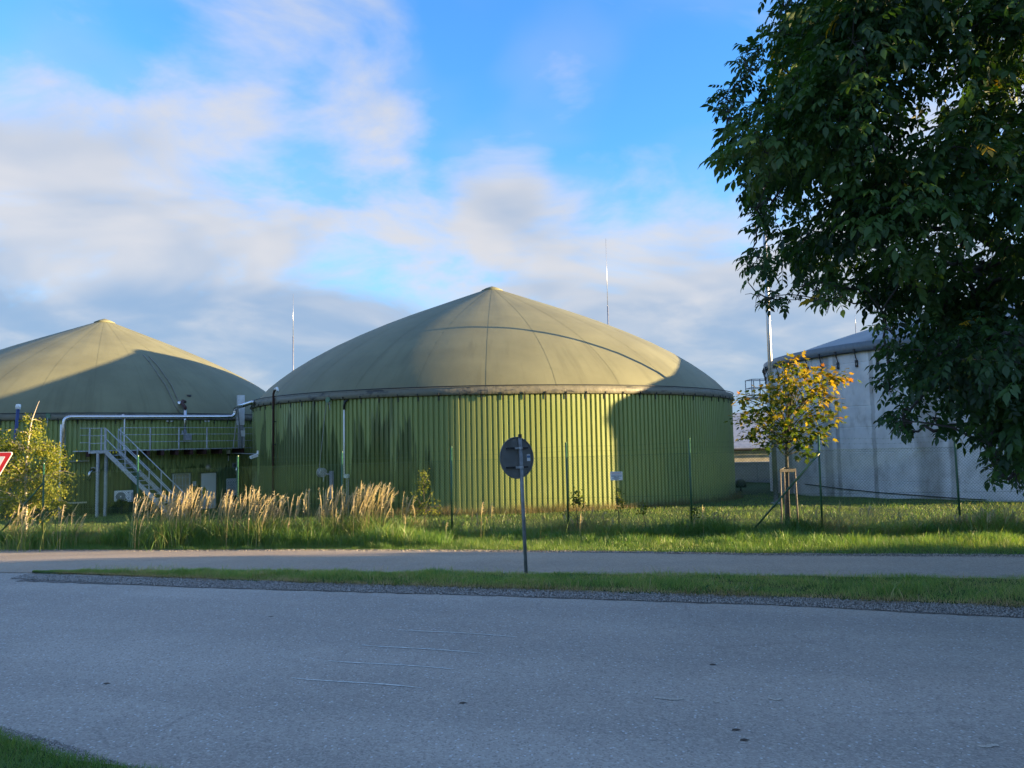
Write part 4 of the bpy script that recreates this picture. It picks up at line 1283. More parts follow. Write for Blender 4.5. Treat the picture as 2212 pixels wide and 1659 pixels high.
# ------------------------------------------------------------------ foliage tools
def frames(d, up_hint=None):
    d = d / np.linalg.norm(d, axis=1)[:, None]
    h = rng.normal(size=d.shape) if up_hint is None else up_hint
    s = np.cross(d, h); s /= np.maximum(np.linalg.norm(s, axis=1)[:, None], 1e-6)
    return d, s, np.cross(s, d)
def scatter(T, TF, P, d, s, n, size):
    """copies of the template T (x across, y along, z normal) at the points P"""
    k = len(T); m = len(P)
    V = P[:, None, :] + size[:, None, None] * (T[None, :, 0:1] * s[:, None, :] + T[None, :, 1:2] * d[:, None, :] + T[None, :, 2:3] * n[:, None, :])
    F = TF[None, :, :] + (np.arange(m) * k)[:, None, None]
    return V.reshape(-1, 3), F.reshape(-1, TF.shape[1])
def join(parts):
    V, F, T, o = [], [], [], 0
    for v, f, t in parts:
        V.append(v); F.append(f + o); T.append(t); o += len(v)
    return np.concatenate(V), np.concatenate(F), np.concatenate(T)
LEAF = np.array([(0, 0, 0), (-.20, .25, .05), (-.24, .55, .04), (0, .55, -.02), (.24, .55, .04), (.20, .25, .05), (0, 1, -.06)])
LEAFF = np.array([(0, 1, 3), (1, 2, 3), (2, 6, 3), (3, 6, 4), (3, 4, 5), (3, 5, 0)])

def blades(P, h, w, lean, wind=(0, 0), seg=3):
    """grass blades: tapered bent strips of triangles"""
    m = len(P)
    a = rng.uniform(0, 2 * np.pi, m); ld = np.stack([np.cos(a), np.sin(a), np.zeros(m)], 1) * (lean * rng.uniform(.2, 1.3, m))[:, None]
    ld[:, 0] += wind[0]; ld[:, 1] += wind[1]
    b = rng.uniform(0, np.pi, m); sd = np.stack([np.cos(b), np.sin(b), np.zeros(m)], 1)
    V = []
    for i in range(seg):
        t = i / seg
        c = P + ld * (h * t * t)[:, None] + np.array([0, 0, 1.0]) * (h * (t - .25 * np.linalg.norm(ld, axis=1) * t * t))[:, None]
        ww = (w * (1 - .55 * t))[:, None] * .5
        V += [c - sd * ww, c + sd * ww]
    c = P + ld * h[:, None] + np.array([0, 0, 1.0]) * (h * (1 - .25 * np.linalg.norm(ld, axis=1)))[:, None]
    V.append(c)
    k = 2 * seg + 1
    V = np.stack(V, 1).reshape(-1, 3)
    F = []
    for i in range(seg - 1):
        F += [(2 * i, 2 * i + 1, 2 * i + 3), (2 * i, 2 * i + 3, 2 * i + 2)]
    F.append((2 * seg - 2, 2 * seg - 1, 2 * seg))
    F = np.array(F)[None] + (np.arange(m) * k)[:, None, None]
    return V, F.reshape(-1, 3), k
G_RAMP = [(0, (.040, .095, .020)), (.35, (.095, .205, .042)), (.6, (.155, .270, .055)), (.8, (.24, .285, .075)), (1, (.36, .29, .16))]
M['grass'] = leaf_mat('grass_blades', G_RAMP, .42, .05)
M['strip_grass'] = leaf_mat('strip_blades', [(p, tuple(min(x * 1.35, .6) for x in c)) for p, c in [(p, (c[0] * 1.1, c[1] * .95, c[2] * 1.25)) for p, c in G_RAMP]], .42, .04)
M['straw'] = leaf_mat('dry_grass', [(0, (.07, .085, .03)), (.4, (.16, .14, .06)), (.7, (.32, .23, .12)), (1, (.42, .30, .18))], .35, .04)

def edge(line, x):
    X, Y = zip(*line)
    return np.interp(x, X, Y) + np.where(x < X[0], (x - X[0]) * (Y[1] - Y[0]) / (X[1] - X[0]), 0) + np.where(x > X[-1], (x - X[-1]) * (Y[-1] - Y[-2]) / (X[-1] - X[-2]), 0)
def patchy(x, y, f=1.0, seed=0):
    return .5 + .5 * np.sin(x * 1.7 * f + seed + 1.3 * np.sin(y * 2.1 * f + seed)) * np.sin(y * 2.6 * f + 1.7 * np.sin(x * .9 * f + seed * 2))
def in_view(P, m=1.2):
    u = P[:, 0] / P[:, 1]
    return np.abs(u + .0) < .6655 * m

# ------------------------------------------------------------------ grass
def grass_field(name, label, n, xr, lo, hi, hfun, wmul, lean, tintf, mat='grass', z=0.0, seg=3, wind=(0, 0)):
    x = rng.uniform(*xr, n); t = rng.uniform(0, 1, n)
    a, b = lo(x), hi(x); y = a + (b - a) * t
    ok = (b > a)
    P = np.stack([x, y, gz_np(x, y) + z], 1)
    ok &= in_view(P)
    P = P[ok]; t = t[ok]
    h = hfun(P[:, 0], P[:, 1], t) * rng.uniform(.55, 1.25, len(P))
    keep = h > .015; P, t, h = P[keep], t[keep], h[keep]
    V, F, k = blades(P, h, np.maximum(h * wmul, .004) * rng.uniform(.7, 1.3, len(P)), lean, wind, seg)
    ti = np.clip(tintf(P[:, 0], P[:, 1], t) + rng.normal(0, .15, len(P)), 0, 1)
    o = mesh_np(name, V, F, M[mat], None, np.repeat(ti, k))
    return tag(o, label, 'grass', kind='stuff')

# strip between road and path
grass_field('strip_grass', 'short green grass on the strip between road and path', 85000, (tip[0], 9.5),
            lambda x: edge(strip_lo, x) - .04, lambda x: edge(strip_hi, x) + .03,
            lambda x, y, t: (.028 + .085 * patchy(x, y, 1.2, 1) ** 1.5 + .06 * patchy(x, y, 4.7, 2)) * (.45 + .7 * np.sin(np.pi * np.clip(t, .02, .98))) * np.clip((x - tip[0]) / 3 + .35, 0, 1), .045, .75,
            lambda x, y, t: .40 + .30 * patchy(x, y, 1.9, 3) + .12 * patchy(x, y, 6, 1) + .75 * np.clip(.18 - t, 0, 1) * 3, 'strip_grass', z=.03)
grass_field('strip_tall_grass', 'scattered longer pale blades on the strip between road and path', 5200, (tip[0] + 1, 9.5),
            lambda x: edge(strip_lo, x), lambda x: edge(strip_hi, x) + .02,
            lambda x, y, t: np.where(patchy(x, y, 1.6, 6) > .42, .10 + .10 * patchy(x, y, 3, 1), 0), .035, .8,
            lambda x, y, t: .62 + .3 * patchy(x, y, 2.5, 4), 'strip_grass', z=.02)
grass_field('strip_dead_grass', 'dead straw along the road side of the strip', 9000, (tip[0] + .5, 9.5),
            lambda x: edge(strip_lo, x) - .14, lambda x: edge(strip_lo, x) + .22,
            lambda x, y, t: np.where(patchy(x, y, 1.1, 2) > .35, .05 + .05 * patchy(x, y, 3, 1), 0), .05, 1.3,
            lambda x, y, t: .5 + .3 * patchy(x, y, 2.5, 4), 'straw', z=.015)
grass_field('strip_weeds', 'dark broad leaved weeds scattered in the strip between road and path', 5000, (tip[0] + 1.5, 9.5),
            lambda x: edge(strip_lo, x) - .05, lambda x: edge(strip_hi, x) - .05,
            lambda x, y, t: np.where(patchy(x, y, .75, 11) > .70, .05 + .07 * patchy(x, y, 3, 1), 0), .22, 1.0,
            lambda x, y, t: .10 + .25 * patchy(x, y, 2.5, 4), z=.02)
# mown edge and verge beyond the path
FLINE = [(fpost(n).x, fpost(n).y) for n in range(-2, 13)]
grass_field('verge_grass', 'green grass on the verge between path and fence', 150000, (-16, 14),
            lambda x: edge(PATH_FAR, x) + .12, lambda x: edge(FLINE, x) + .2,
            lambda x, y, t: (.045 + .10 * np.clip(t * 3.0, 0, 1) + .12 * np.clip((t - .35) * 2, 0, 1) * patchy(x, y, 1.0, 5) + .10 * patchy(x, y, 2.3, 2) * t + .35 * np.clip(patchy(x, y, 2.7, 4) - .72, 0, 1)) * (.6 + .6 * patchy(x, y, .6, 3)), .032, .8,
            lambda x, y, t: .44 + .2 * patchy(x, y, .7, 7) - .12 * np.clip(t - .3, 0, 1))
# lawn round the tanks
def lawn_hi(x): return np.full_like(x, 40.0)
grass_field('lawn_grass', 'mown green lawn between fence and tanks', 110000, (-24, 26),
            lambda x: edge(FLINE, x) + .1, lawn_hi,
            lambda x, y, t: .07 + .06 * patchy(x, y, .8, 9) + 0 * t, .07, .7,
            lambda x, y, t: .48 + .2 * patchy(x, y, .5, 2))
# the corner of verge at the photographer's feet
grass_field('corner_grass', 'grass in the near left corner beside the road', 26000, (-6.2, -2.0),
            lambda x: edge(g_in, x) - 1.0, lambda x: edge(g_in, x) + .02,
            lambda x, y, t: .03 + .05 * patchy(x, y, 2, 4) + .02 * t, .05, .9,
            lambda x, y, t: .42 + .2 * patchy(x, y, 1.5, 3), z=.03)
# taller tufts along the fence foot: dark weeds and dead stalks
grass_field('fence_weeds', 'tangled tall weeds and grass along the fence foot', 60000, (-16, 14),
            lambda x: edge(FLINE, x) - .75, lambda x: edge(FLINE, x) + .45,
            lambda x, y, t: .20 + .36 * patchy(x, y, 1.1, 8), .022, .9,
            lambda x, y, t: .14 + .28 * patchy(x, y, 1.2, 4) + np.where(patchy(x, y, .7, 5) > .6, .4, 0), seg=3)
grass_field('dead_grass', 'brown dead grass stalks standing along the fence', 20000, (-16, 14),
            lambda x: edge(FLINE, x) - .5, lambda x: edge(FLINE, x) + .5,
            lambda x, y, t: np.where(patchy(x, y, .9, 6) > .45, .34 + .34 * patchy(x, y, 1.5, 1), 0), .010, .75,
            lambda x, y, t: .55 + .3 * patchy(x, y, 2, 5), 'straw', seg=3)
# dead tufts at the foot of the middle tank
def foot_lo(x): return C2[1] - np.sqrt(np.maximum((R2 + .5) ** 2 - (x - C2[0]) ** 2, 0))
grass_field('tank_foot_weeds', 'dry weeds growing along the foot of the middle tank', 9000, (-11, 11.0),
            lambda x: foot_lo(x), lambda x: foot_lo(x) + .45,
            lambda x, y, t: .16 + .30 * patchy(x, y, 1.3, 3), .014, .6,
            lambda x, y, t: .25 + .4 * patchy(x, y, 1.0, 5), 'straw', seg=3)
# long blades on the left verge
grass_field('tall_verge_grass', 'long sunlit grass at the left end of the verge', 9000, (-16, -6.0),
            lambda x: edge(PATH_FAR, x) + .8, lambda x: edge(FLINE, x) - .1,
            lambda x, y, t: .16 + .34 * patchy(x, y, 1.0, 1) * np.clip((-6 - x) / 4, .2, 1), .024, .5,
            lambda x, y, t: .50 + .25 * patchy(x, y, 1.4, 2), seg=4)

grass_field('reed_foot_grass', 'dense long green grass below the plumed reeds', 16000, (-11.0, -1.5),
            lambda x: edge(PATH_FAR, x) + .7, lambda x: edge(FLINE, x) + .2,
            lambda x, y, t: .22 + .42 * patchy(x, y, .9, 3) + .1 * t, .020, .65,
            lambda x, y, t: .30 + .32 * patchy(x, y, 1.2, 8), seg=4, wind=(.1, 0))
# ---- reed grass in front of the fence
M['reed'] = leaf_mat('reed_plumes', [(0, (.22, .20, .10)), (.5, (.46, .385, .27)), (1, (.60, .52, .42))], .35, .03)
def reeds(name, label, stands, leaf_n):
    parts = []
    bl = []
    for (px, Y, zpx, n, sp, lean) in stands:
        # n stems round a point; zpx = photograph height of the plume tips
        for _ in range(int(n * 1.35)):
            ppx = px + rng.normal(0, sp * 1.35)
            y = Y + rng.normal(0, .35)
            b = at(ppx, 1100, y); b.z = gz(b.x, b.y)
            top = at(ppx, zpx + abs(rng.normal(0, 34)) - 4, y).z - b.z
            top = max(top, .5)
            ln = lean * rng.uniform(.3, 2.2) + rng.normal(0, .06)
            dy = rng.normal(0, .08)
            K = 9; pts = []
            for i in range(K):
                t = i / (K - 1)
                pts.append(np.array((b.x + ln * top * t ** 2.6, b.y + dy * top * t * t, b.z + top * (t - .10 * abs(ln) * 2 * t ** 4))))
            ti = rng.uniform(.1, .6)
            # stem as a thin two-faced strip
            V, F = [], []
            a = rng.uniform(0, np.pi); sd = np.array((np.cos(a), np.sin(a), 0))
            for j, (sdv) in enumerate((sd, np.array((-sd[1], sd[0], 0)))):
                o = len(V)
                for i in range(K):
                    t = i / (K - 1); w = .0042 * (1 - .5 * t)
                    if t > .70: w = .013 * math.sin(math.pi * min((t - .66) / .36, 1.0)) + .0025    # the plume
                    V += [pts[i] - sdv * w, pts[i] + sdv * w]
                for i in range(K - 1):
                    F += [(o + 2 * i, o + 2 * i + 1, o + 2 * i + 3), (o + 2 * i, o + 2 * i + 3, o + 2 * i + 2)]
            # spikelets hanging off the plume
            for i in range(16):
                t = rng.uniform(.68, 1.0); f = t * (K - 1); k0 = min(int(f), K - 2); q = pts[k0] + (pts[k0 + 1] - pts[k0]) * (f - k0)
                aa = rng.uniform(0, 2 * np.pi); L = rng.uniform(.04, .09)
                dv = np.array((np.cos(aa) * .45 + np.sign(ln) * .5, np.sin(aa) * .45, rng.uniform(-.3, .75))); dv /= np.linalg.norm(dv)
                sv = np.cross(dv, rng.normal(size=3)); sv /= np.linalg.norm(sv)
                o = len(V); V += [q, q + dv * L * .5 + sv * .006, q + dv * L, q + dv * L * .5 - sv * .006]; F += [(o, o + 1, o + 2), (o, o + 2, o + 3)]
            V = np.array(V); tt = np.full(len(V), ti); tt[:] += np.clip((V[:, 2] - b.z) / top - .6, 0, 1) * .8
            parts.append((V, np.array(F), np.clip(tt, 0, 1)))
        bl.append((px, Y, n * leaf_n, sp * 1.15))
    V, F, T = join(parts)
    o = mesh_np(name, V, F, M['reed'], None, T)
    tag(o, label, 'reed grass', kind='stuff')
    P = []
    for (px, Y, n, sp) in bl:
        for _ in range(n):
            y = Y + rng.normal(0, .4); q = at(px + rng.normal(0, sp), 1100, y); P.append((q.x, q.y, gz(q.x, q.y)))
    P = np.array(P); h = rng.uniform(.3, 1.05, len(P))
    V, F, k = blades(P, h, np.full(len(P), .012), .8, (.10, 0), 4)
    ti = np.clip(rng.normal(.58, .22, len(P)), 0, 1)
    o2 = mesh_np(name.replace('stalks', 'leaves'), V, F, M['grass'], None, np.repeat(ti, k))
    tag(o2, label.replace('plumed stalks', 'arching leaves'), 'reed grass', kind='stuff')
reeds('reed_stalks', 'golden plumed stalks of reed grass along the left half of the fence',
      [(318, 20.7, 1062, 16, 12, .16), (350, 20.6, 1058, 22, 11, .16), (385, 20.5, 1050, 30, 12, .10), (410, 20.7, 1045, 16, 10, .08), (432, 20.9, 1062, 12, 8, .05),
       (478, 20.4, 1058, 30, 12, .14), (505, 20.4, 1065, 14, 8, .12), (545, 20.2, 1052, 26, 11, .10), (575, 20.1, 1062, 26, 11, .14), (620, 20.0, 1058, 12, 16, .05), (660, 20.0, 1058, 14, 16, .05),
       (700, 20.0, 1048, 22, 11, .08), (733, 20.0, 1050, 18, 8, .06), (765, 19.9, 1042, 18, 8, .10), (795, 19.8, 1038, 34, 11, .13), (818, 19.8, 1050, 20, 8, .14), (870, 19.8, 1058, 12, 10, .06), (292, 20.8, 1070, 8, 6, .12)], 15)
reeds('dead_reed_stalks', 'small plumed stalks of reed grass under the birch',
      [(30, 21.0, 1092, 6, 10, .15), (60, 21.0, 1085, 8, 14, .18), (110, 21.0, 1092, 6, 12, .14), (140, 21.2, 1085, 5, 8, .14), (165, 21.4, 1082, 3, 4, .2)], 12)
reeds('brown_reed_stalks', 'brown plumed stalks of grass tuft at the right end of the fence',
      [(2135, 17.6, 1098, 30, 22, .05), (1530, 18.9, 1090, 8, 30, .06), (1870, 18.0, 1085, 6, 60, .05), (1275, 19.1, 1088, 8, 40, .08), (1050, 19.6, 1085, 10, 40, .08)], 10)

# ------------------------------------------------------------------ trees
def inside(poly, x, y):
    c = False; n = len(poly); j = n - 1
    for i in range(n):
        xi, yi = poly[i]; xj, yj = poly[j]
        if (yi > y) != (yj > y) and x < (xj - xi) * (y - yi) / (yj - yi) + xi: c = not c
        j = i
    return c
def edge_dist(poly, x, y):
    best = 1e9
    for i in range(len(poly)):
        ax, ay = poly[i]; bx_, by_ = poly[(i + 1) % len(poly)]
        dx, dy = bx_ - ax, by_ - ay; t = max(0, min(1, ((x - ax) * dx + (y - ay) * dy) / (dx * dx + dy * dy)))
        best = min(best, math.hypot(x - ax - dx * t, y - ay - dy * t))
    return best
def to_px(p):
    q = CAM_M.transposed() @ (Vector(p) - Vector((0, 0, CAM_H)))
    return (1106 + FPX * q.x / -q.z, 829.5 - FPX * q.y / -q.z) if q.z < 0 else (-9999, 0)

# --- walnut: compound leaf of seven leaflets on a drooping stalk
def walnut_leaf(droop=1.1, seed=0):
    r = np.random.default_rng(seed)
    V, F = [], []
    def curve(y): return np.array((0, y, -droop * y * y))
    def leaflet(o, d, L):
        d = d / np.linalg.norm(d); up = np.array((0, 0, 1.0)) + r.normal(0, .25, 3); s = np.cross(d, up); s /= np.linalg.norm(s); n = np.cross(s, d)
        k = len(V)
        for (x, y, z) in LEAF * np.array((1.0, 1, 1)): V.append(o + L * (x * s + y * d + (z - .12 * y * y) * n))
        for f in LEAFF: F.append(tuple(k + i for i in f))
    leaflet(curve(.27), np.array((r.normal(0, .15), .8, -.75)), r.uniform(.14, .17))
    for y, L in ((.09, .10), (.16, .125), (.225, .14)):
        for s in (-1, 1): leaflet(curve(y), np.array((s * .85, .45 + r.normal(0, .1), -.45 - r.uniform(0, .4))), L * r.uniform(.85, 1.1))
    k = len(V)
    for y in (0, .09, .18, .27):
        c = curve(y); V.append(c - np.array((.003, 0, 0))); V.append(c + np.array((.003, 0, 0)))
    for i in range(3): F += [(k + 2 * i, k + 2 * i + 1, k + 2 * i + 3), (k + 2 * i, k + 2 * i + 3, k + 2 * i + 2)]
    return np.array(V), np.array(F)
WL = [walnut_leaf(.9 + .5 * i, i) for i in range(4)]
M['walnut_leaf'] = leaf_mat('walnut_leaves', [(0, (.014, .040, .011)), (.5, (.036, .092, .021)), (.8, (.072, .142, .030)), (.93, (.085, .11, .025)), (1, (.42, .27, .02))], .34, .035, .5)
POLY = [(1690, -320), (1668, -60), (1675, 25), (1640, 78), (1588, 112), (1580, 170), (1540, 203), (1534, 262), (1562, 292), (1556, 352), (1592, 392), (1606, 440), (1612, 490), (1630, 525), (1588, 572),
        (1608, 605), (1612, 652), (1645, 674), (1690, 672), (1712, 640), (1762, 652), (1782, 688), (1806, 656), (1850, 652), (1884, 690), (1890, 735), (1910, 792), (1884, 852), (1912, 874), (1906, 922),
        (1946, 957), (1975, 908), (2032, 957), (2078, 948), (2112, 985), (2135, 1046), (2200, 1060), (2400, 1085), (2500, 700), (2500, -320)]
wb = Vector((9.9, 10.5, 0)); wb.z = gz(wb.x, wb.y)
walnut = thing('walnut_tree', 'large dark green walnut tree overhanging the road at right', 'tree', wb)
clusters = []
def try_cluster(px, py, Y, r):
    clusters.append((at(px, py, Y), r))
guard = 0
while len(clusters) < 205 and guard < 12000:
    guard += 1
    px, py = random.uniform(1530, 2480), random.uniform(-300, 1080)
    Y = random.uniform(7.6, 13.0); r = random.uniform(.34, .62)
    pr = r * FPX / Y
    if inside(POLY, px, py) and edge_dist(POLY, px, py) > pr * .95: try_cluster(px, py, Y, r)
n_in = len(clusters)
i = 0
path_len = 0
for a, b in zip(POLY[:-4], POLY[1:-3]):
    L = math.hypot(b[0] - a[0], b[1] - a[1]); m = max(1, int(L / 24))
    for k in range(m):
        t = (k + random.random()) / m; r = random.uniform(.15, .27); Y = random.uniform(8.2, 10.5)
        nx, ny = -(b[1] - a[1]) / L, (b[0] - a[0]) / L
        px, py = a[0] + (b[0] - a[0]) * t, a[1] + (b[1] - a[1]) * t
        for sgn in (1, -1):
            qx, qy = px + nx * sgn * r * .75 * FPX / Y, py + ny * sgn * r * .75 * FPX / Y
            if inside(POLY, qx, qy): try_cluster(qx, qy, Y, r); break
n_edge = len(clusters)
guard = 0
while len(clusters) < n_edge + 75 and guard < 5000:       # the crown outside the picture
    guard += 1
    d = Vector(rng.normal(size=3)).normalized() * random.random() ** .4
    p = wb + Vector((d.x * 6.8, d.y * 5.2, 6.6 + d.z * 5.0))
    q = to_px(p); r = random.uniform(.5, .8)
    m = r * FPX / max(p.y, 1)
    if p.y < 3.5 or (q[0] < 2212 + m and q[1] > -m): continue
    if p.z < 2.2: continue
    clusters.append((p, r))
# limbs
limbs = []
mbt = MB()
fork = wb + Vector((-.15, .05, 2.9))
mbt.tube([wb - UP * .3, wb + UP * .15, wb + Vector((-.03, 0, 1.2)), wb + Vector((-.10, .03, 2.2)), fork], [.40, .30, .25, .235, .24], 14)
for d, L in (((-.88, -.12, .18), 5.6), ((-.75, .1, .62), 6.4), ((-.55, -.35, .85), 6.2), ((-.1, .2, 1.0), 7.0), ((.6, .2, .7), 6.0), ((.5, -.5, .6), 5.0), ((-.3, .7, .6), 5.4), ((-.80, -.30, -.02), 4.2), ((-.7, .45, .32), 5.2)):
    d = Vector(d).normalized(); pts, rad = [], []
    side_ = Vector(rng.normal(size=3)) * .12
    for k in range(9):
        t = k / 8
        pts.append(fork + d * L * t + side_ * math.sin(t * 5) * t * 1.6 + UP * (-.5 * t * t)); rad.append(.15 * (1 - t) ** .8 + .02)
    ok = len(pts)
    for k in range(1, len(pts)):
        q = to_px(pts[k])
        if -30 < q[0] < 2212 and -30 < q[1] < 1659 and (not inside(POLY, *q) or edge_dist(POLY, *q) < 70): ok = k; break
    if ok < 3: continue
    pts, rad = pts[:ok], rad[:ok]
    mbt.tube(pts, rad, 9); limbs += [(p, r) for p, r in zip(pts, rad)][1:]
    for k in range(2, len(pts)):
        for _ in range(2):
            e = pts[k] + Vector(rng.normal(size=3)).normalized() * 1.1 + d * .5
            q = to_px(e)
            if q[0] < 2212 and not (inside(POLY, *q) and edge_dist(POLY, *q) > 40): continue
            mm = pts[k].lerp(e, .5) + UP * .12
            mbt.tube([pts[k], mm, e], [rad[k] * .5, rad[k] * .35 + .004, .010], 6); limbs += [(mm, .02), (e, .01)]
nodes = [np.array(p) for p, r in limbs]; gen = [0] * len(nodes)
order = sorted(range(len(clusters)), key=lambda k: min(np.linalg.norm(q - np.array(clusters[k][0])) for q in nodes[:len(limbs)]))
for ci in order:
    c, r = clusters[ci]
    dd = np.linalg.norm(np.array(nodes) - np.array(c), axis=1) + .12 * np.array(gen); k = int(np.argmin(dd)); a = Vector(nodes[k]); g_ = gen[k] + 1
    L_ = (c - a).length
    m_ = a.lerp(c, .5) + Vector((random.uniform(-.12, .12), random.uniform(-.12, .12), .10 * L_ + random.uniform(-.05, .05)))
    q = to_px(m_)
    if q[0] < 2212 and not inside(POLY, *q): m_ = a.lerp(c, .5)
    r0 = max(.034 * .72 ** (g_ - 1), .008)
    pts = [a, a.lerp(m_, .5) + Vector(rng.normal(size=3)) * .03, m_, m_.lerp(c, .5) + Vector(rng.normal(size=3)) * .03, c]
    mbt.tube(pts, [r0, r0 * .9, r0 * .75, r0 * .6, r0 * .45], 5, cap=False)
    nodes += [np.array(m_), np.array(c)]; gen += [g_, g_]
    if ci < n_edge:
        for _ in range(5):
            e = c + Vector(rng.normal(size=3)).normalized() * r * .8
            mbt.tube([m_.lerp(c, .7), c.lerp(e, .5) + UP * .03, e], [.006, .004, .0025], 4, cap=False)
mbt.build('trunk', M['barkgrey'], walnut, True)
P, D, S_, vid, tint = [], [], [], [], []
for ci, (c, r) in enumerate(clusters):
    if ci < n_in: m = int(38 + 74 * r)
    elif ci < n_edge: m = int(7 + 34 * r)
    else: m = 26
    out = Vector((c.x - wb.x, c.y - wb.y, 0)).normalized()
    base_t = rng.normal(.42, .22)
    for _ in range(m):
        u = rng.normal(size=3); u /= np.linalg.norm(u); u *= rng.uniform(0, 1) ** (1 / 2.2)
        p = np.array(c) + r * u * np.array((1, 1, .85))
        d = u * .9 + np.array((out.x, out.y, 0)) * .35 + rng.normal(0, .35, 3); d[2] = d[2] * .5 - .12
        P.append(p); D.append(d); S_.append(rng.choice((.55, .7, .82, .95)) * rng.uniform(.85, 1.1) * (.8 if n_in <= ci < n_edge else 1.0)); tint.append(np.clip(base_t + rng.normal(0, .13), 0, .9) if rng.random() > .004 else 1.0)
P, D, S_, tint = np.array(P), np.array(D), np.array(S_), np.array(tint)
# keep leaf bases inside the crown's outline
keep = np.ones(len(P), bool)
for k in range(len(P)):
    q = to_px(P[k])
    if -20 < q[0] < 2230 and -20 < q[1] < 1680 and not (inside(POLY, q[0] - 16, q[1] + 26) and inside(POLY, *q)): keep[k] = False
P, D, S_, tint = P[keep], D[keep], S_[keep], tint[keep]
d_, s_, n_ = frames(D, np.tile(np.array((0, 0, 1.0)), (len(P), 1)) + rng.normal(0, .2, (len(P), 3)))
var = rng.integers(0, 4, len(P))
seen = np.array([(lambda q: 0 < q[0] < 2212 and 0 < q[1] < 1659)(to_px(p)) for p in P])
near_rank = np.argsort(np.where(seen, P[:, 1], 1e9))[:280]
single = np.zeros(len(P), bool); single[near_rank] = True
parts = []
for v in range(4):
    sel = (var == v) & ~single
    V, F = scatter(WL[v][0], WL[v][1], P[sel], d_[sel], s_[sel], n_[sel], S_[sel])
    parts.append((V, F, np.repeat(tint[sel], len(WL[v][0]))))
V, F, T = join(parts)
fo = mesh_np('foliage', V, F, M['walnut_leaf'], walnut, T); fo['kind'] = 'stuff'
cache = {}
for k in near_rank:
    key = (int(var[k]), 1 if tint[k] < .45 else 2 if tint[k] < .95 else 3)
    o_m = cache.get(key)
    if o_m is None:
        V, F = WL[key[0]]
        o = mesh_np('leaf', V, F, M['walnut_leaf'], None, np.full(len(V), (.3, .58, 1.0)[key[1] - 1])); cache[key] = o.data; o.parent = walnut
    else: o = link_mesh('leaf', o_m, walnut)
    R_ = Matrix((s_[k], d_[k], n_[k])).transposed()
    o.matrix_local = Matrix.Translation(Vector(P[k]) - wb) @ R_.to_4x4() @ Matrix.Scale(float(S_[k]), 4)
# green nuts
M['nut'] = plain('green_walnut_husk', (.12, .17, .05), .5)
fm = None
for k in rng.choice(np.where(seen & (P[:, 1] < 10))[0], 46, replace=False):
    c = P[k] - np.array((0, 0, .04))
    if fm is None:
        o = MB().lathe([(.001, .022), (.012, .019), (.02, .010), (.0225, 0), (.02, -.010), (.012, -.019), (.001, -.022)], 10).build('walnut_fruit', M['nut'], walnut, True, local=True); fm = o.data
    else: o = link_mesh('walnut_fruit', fm, walnut)
    o.location = Vector(c) - wb

# --- young maple tied to stakes
MAPLE = np.array([(0, 0, 0), (-.16, .10, .02), (-.46, .18, -.03), (-.30, .34, .02), (-.50, .62, -.05), (-.20, .58, .02), (0, 1, -.06), (.20, .58, .02), (.50, .62, -.05), (.30, .34, .02), (.46, .18, -.03), (.16, .10, .02), (0, .4, .04)])
MAPLEF = np.array([(12, i, i + 1) for i in range(0, 11)] + [(12, 11, 0)])
M['maple_leaf'] = leaf_mat('maple_leaves', [(0, (.035, .070, .012)), (.35, (.085, .125, .020)), (.6, (.27, .21, .025)), (.8, (.42, .26, .03)), (1, (.40, .15, .03))], .42, .012, .6)
mbp = at(1702, 1112, 21.6); mbp.z = gz(mbp.x, mbp.y)
maple = thing('maple_tree', 'young maple with yellowing leaves tied to wooden stakes', 'tree', mbp)
mcl = [(1716, 782), (1704, 798), (1692, 810), (1727, 800), (1763, 802), (1770, 818), (1803, 814), (1818, 812), (1734, 821), (1676, 837), (1783, 835), (1664, 861), (1708, 853), (1747, 857), (1605, 861), (1619, 887), (1601, 903),
       (1638, 879), (1680, 887), (1728, 879), (1787, 875), (1767, 897), (1797, 907), (1628, 915), (1615, 939), (1658, 919), (1692, 927), (1728, 923), (1767, 931), (1767, 947), (1658, 960), (1708, 950), (1738, 958), (1742, 980),
       (1650, 845), (1690, 835), (1715, 830), (1760, 845), (1700, 870), (1655, 895), (1745, 905), (1710, 905), (1680, 905), (1640, 935), (1780, 860), (1685, 945), (1720, 945)]
mt = MB()
sp = [mbp - UP * .1, mbp + Vector((.01, 0, .8)), at(1700, 1010, 21.6), at(1699, 985, 21.6), at(1700, 930, 21.6), at(1703, 870, 21.6), at(1712, 800, 21.6)]
mt.tube(sp, [.065, .055, .048, .045, .035, .022, .006], 9)
P, D, tint = [], [], []
for (px, py) in mcl:
    Y = 21.6 + random.uniform(-.95, .95); c = at(px, py, Y)
    tb = max(0, min(1, (c.z - mbp.z - 2.3) / 3.0)); a = sp[3].lerp(sp[6], tb * .75)
    mt.tube([a, a.lerp(c, .5) + UP * .10, c], [.016, .011, .004], 5, cap=False)
    r = random.uniform(.28, .44)
    hgt = (985 - py) / 205.0; side_t = abs(px - 1705) / 110
    for _ in range(36):
        u = rng.normal(size=3); u /= np.linalg.norm(u); u *= rng.uniform(.3, 1)
        p = np.array(c) + u * r * np.array((1.15, 1.1, .62))
        P.append(p); D.append(u * .8 + np.array((np.sign(px - 1705) * .3, 0, -.35)) + rng.normal(0, .3, 3))
        tint.append(np.clip(.02 + .52 * hgt + .20 * side_t + rng.normal(0, .20) + .06 * u[2], 0, 1))
mt.build('trunk', M['barkgrey'], maple, True)
P, D, tint = np.array(P), np.array(D), np.array(tint)
d_, s_, n_ = frames(D, np.tile(np.array((0, 0, 1.0)), (len(P), 1)) + rng.normal(0, .35, (len(P), 3)))
size = rng.uniform(.11, .19, len(P))
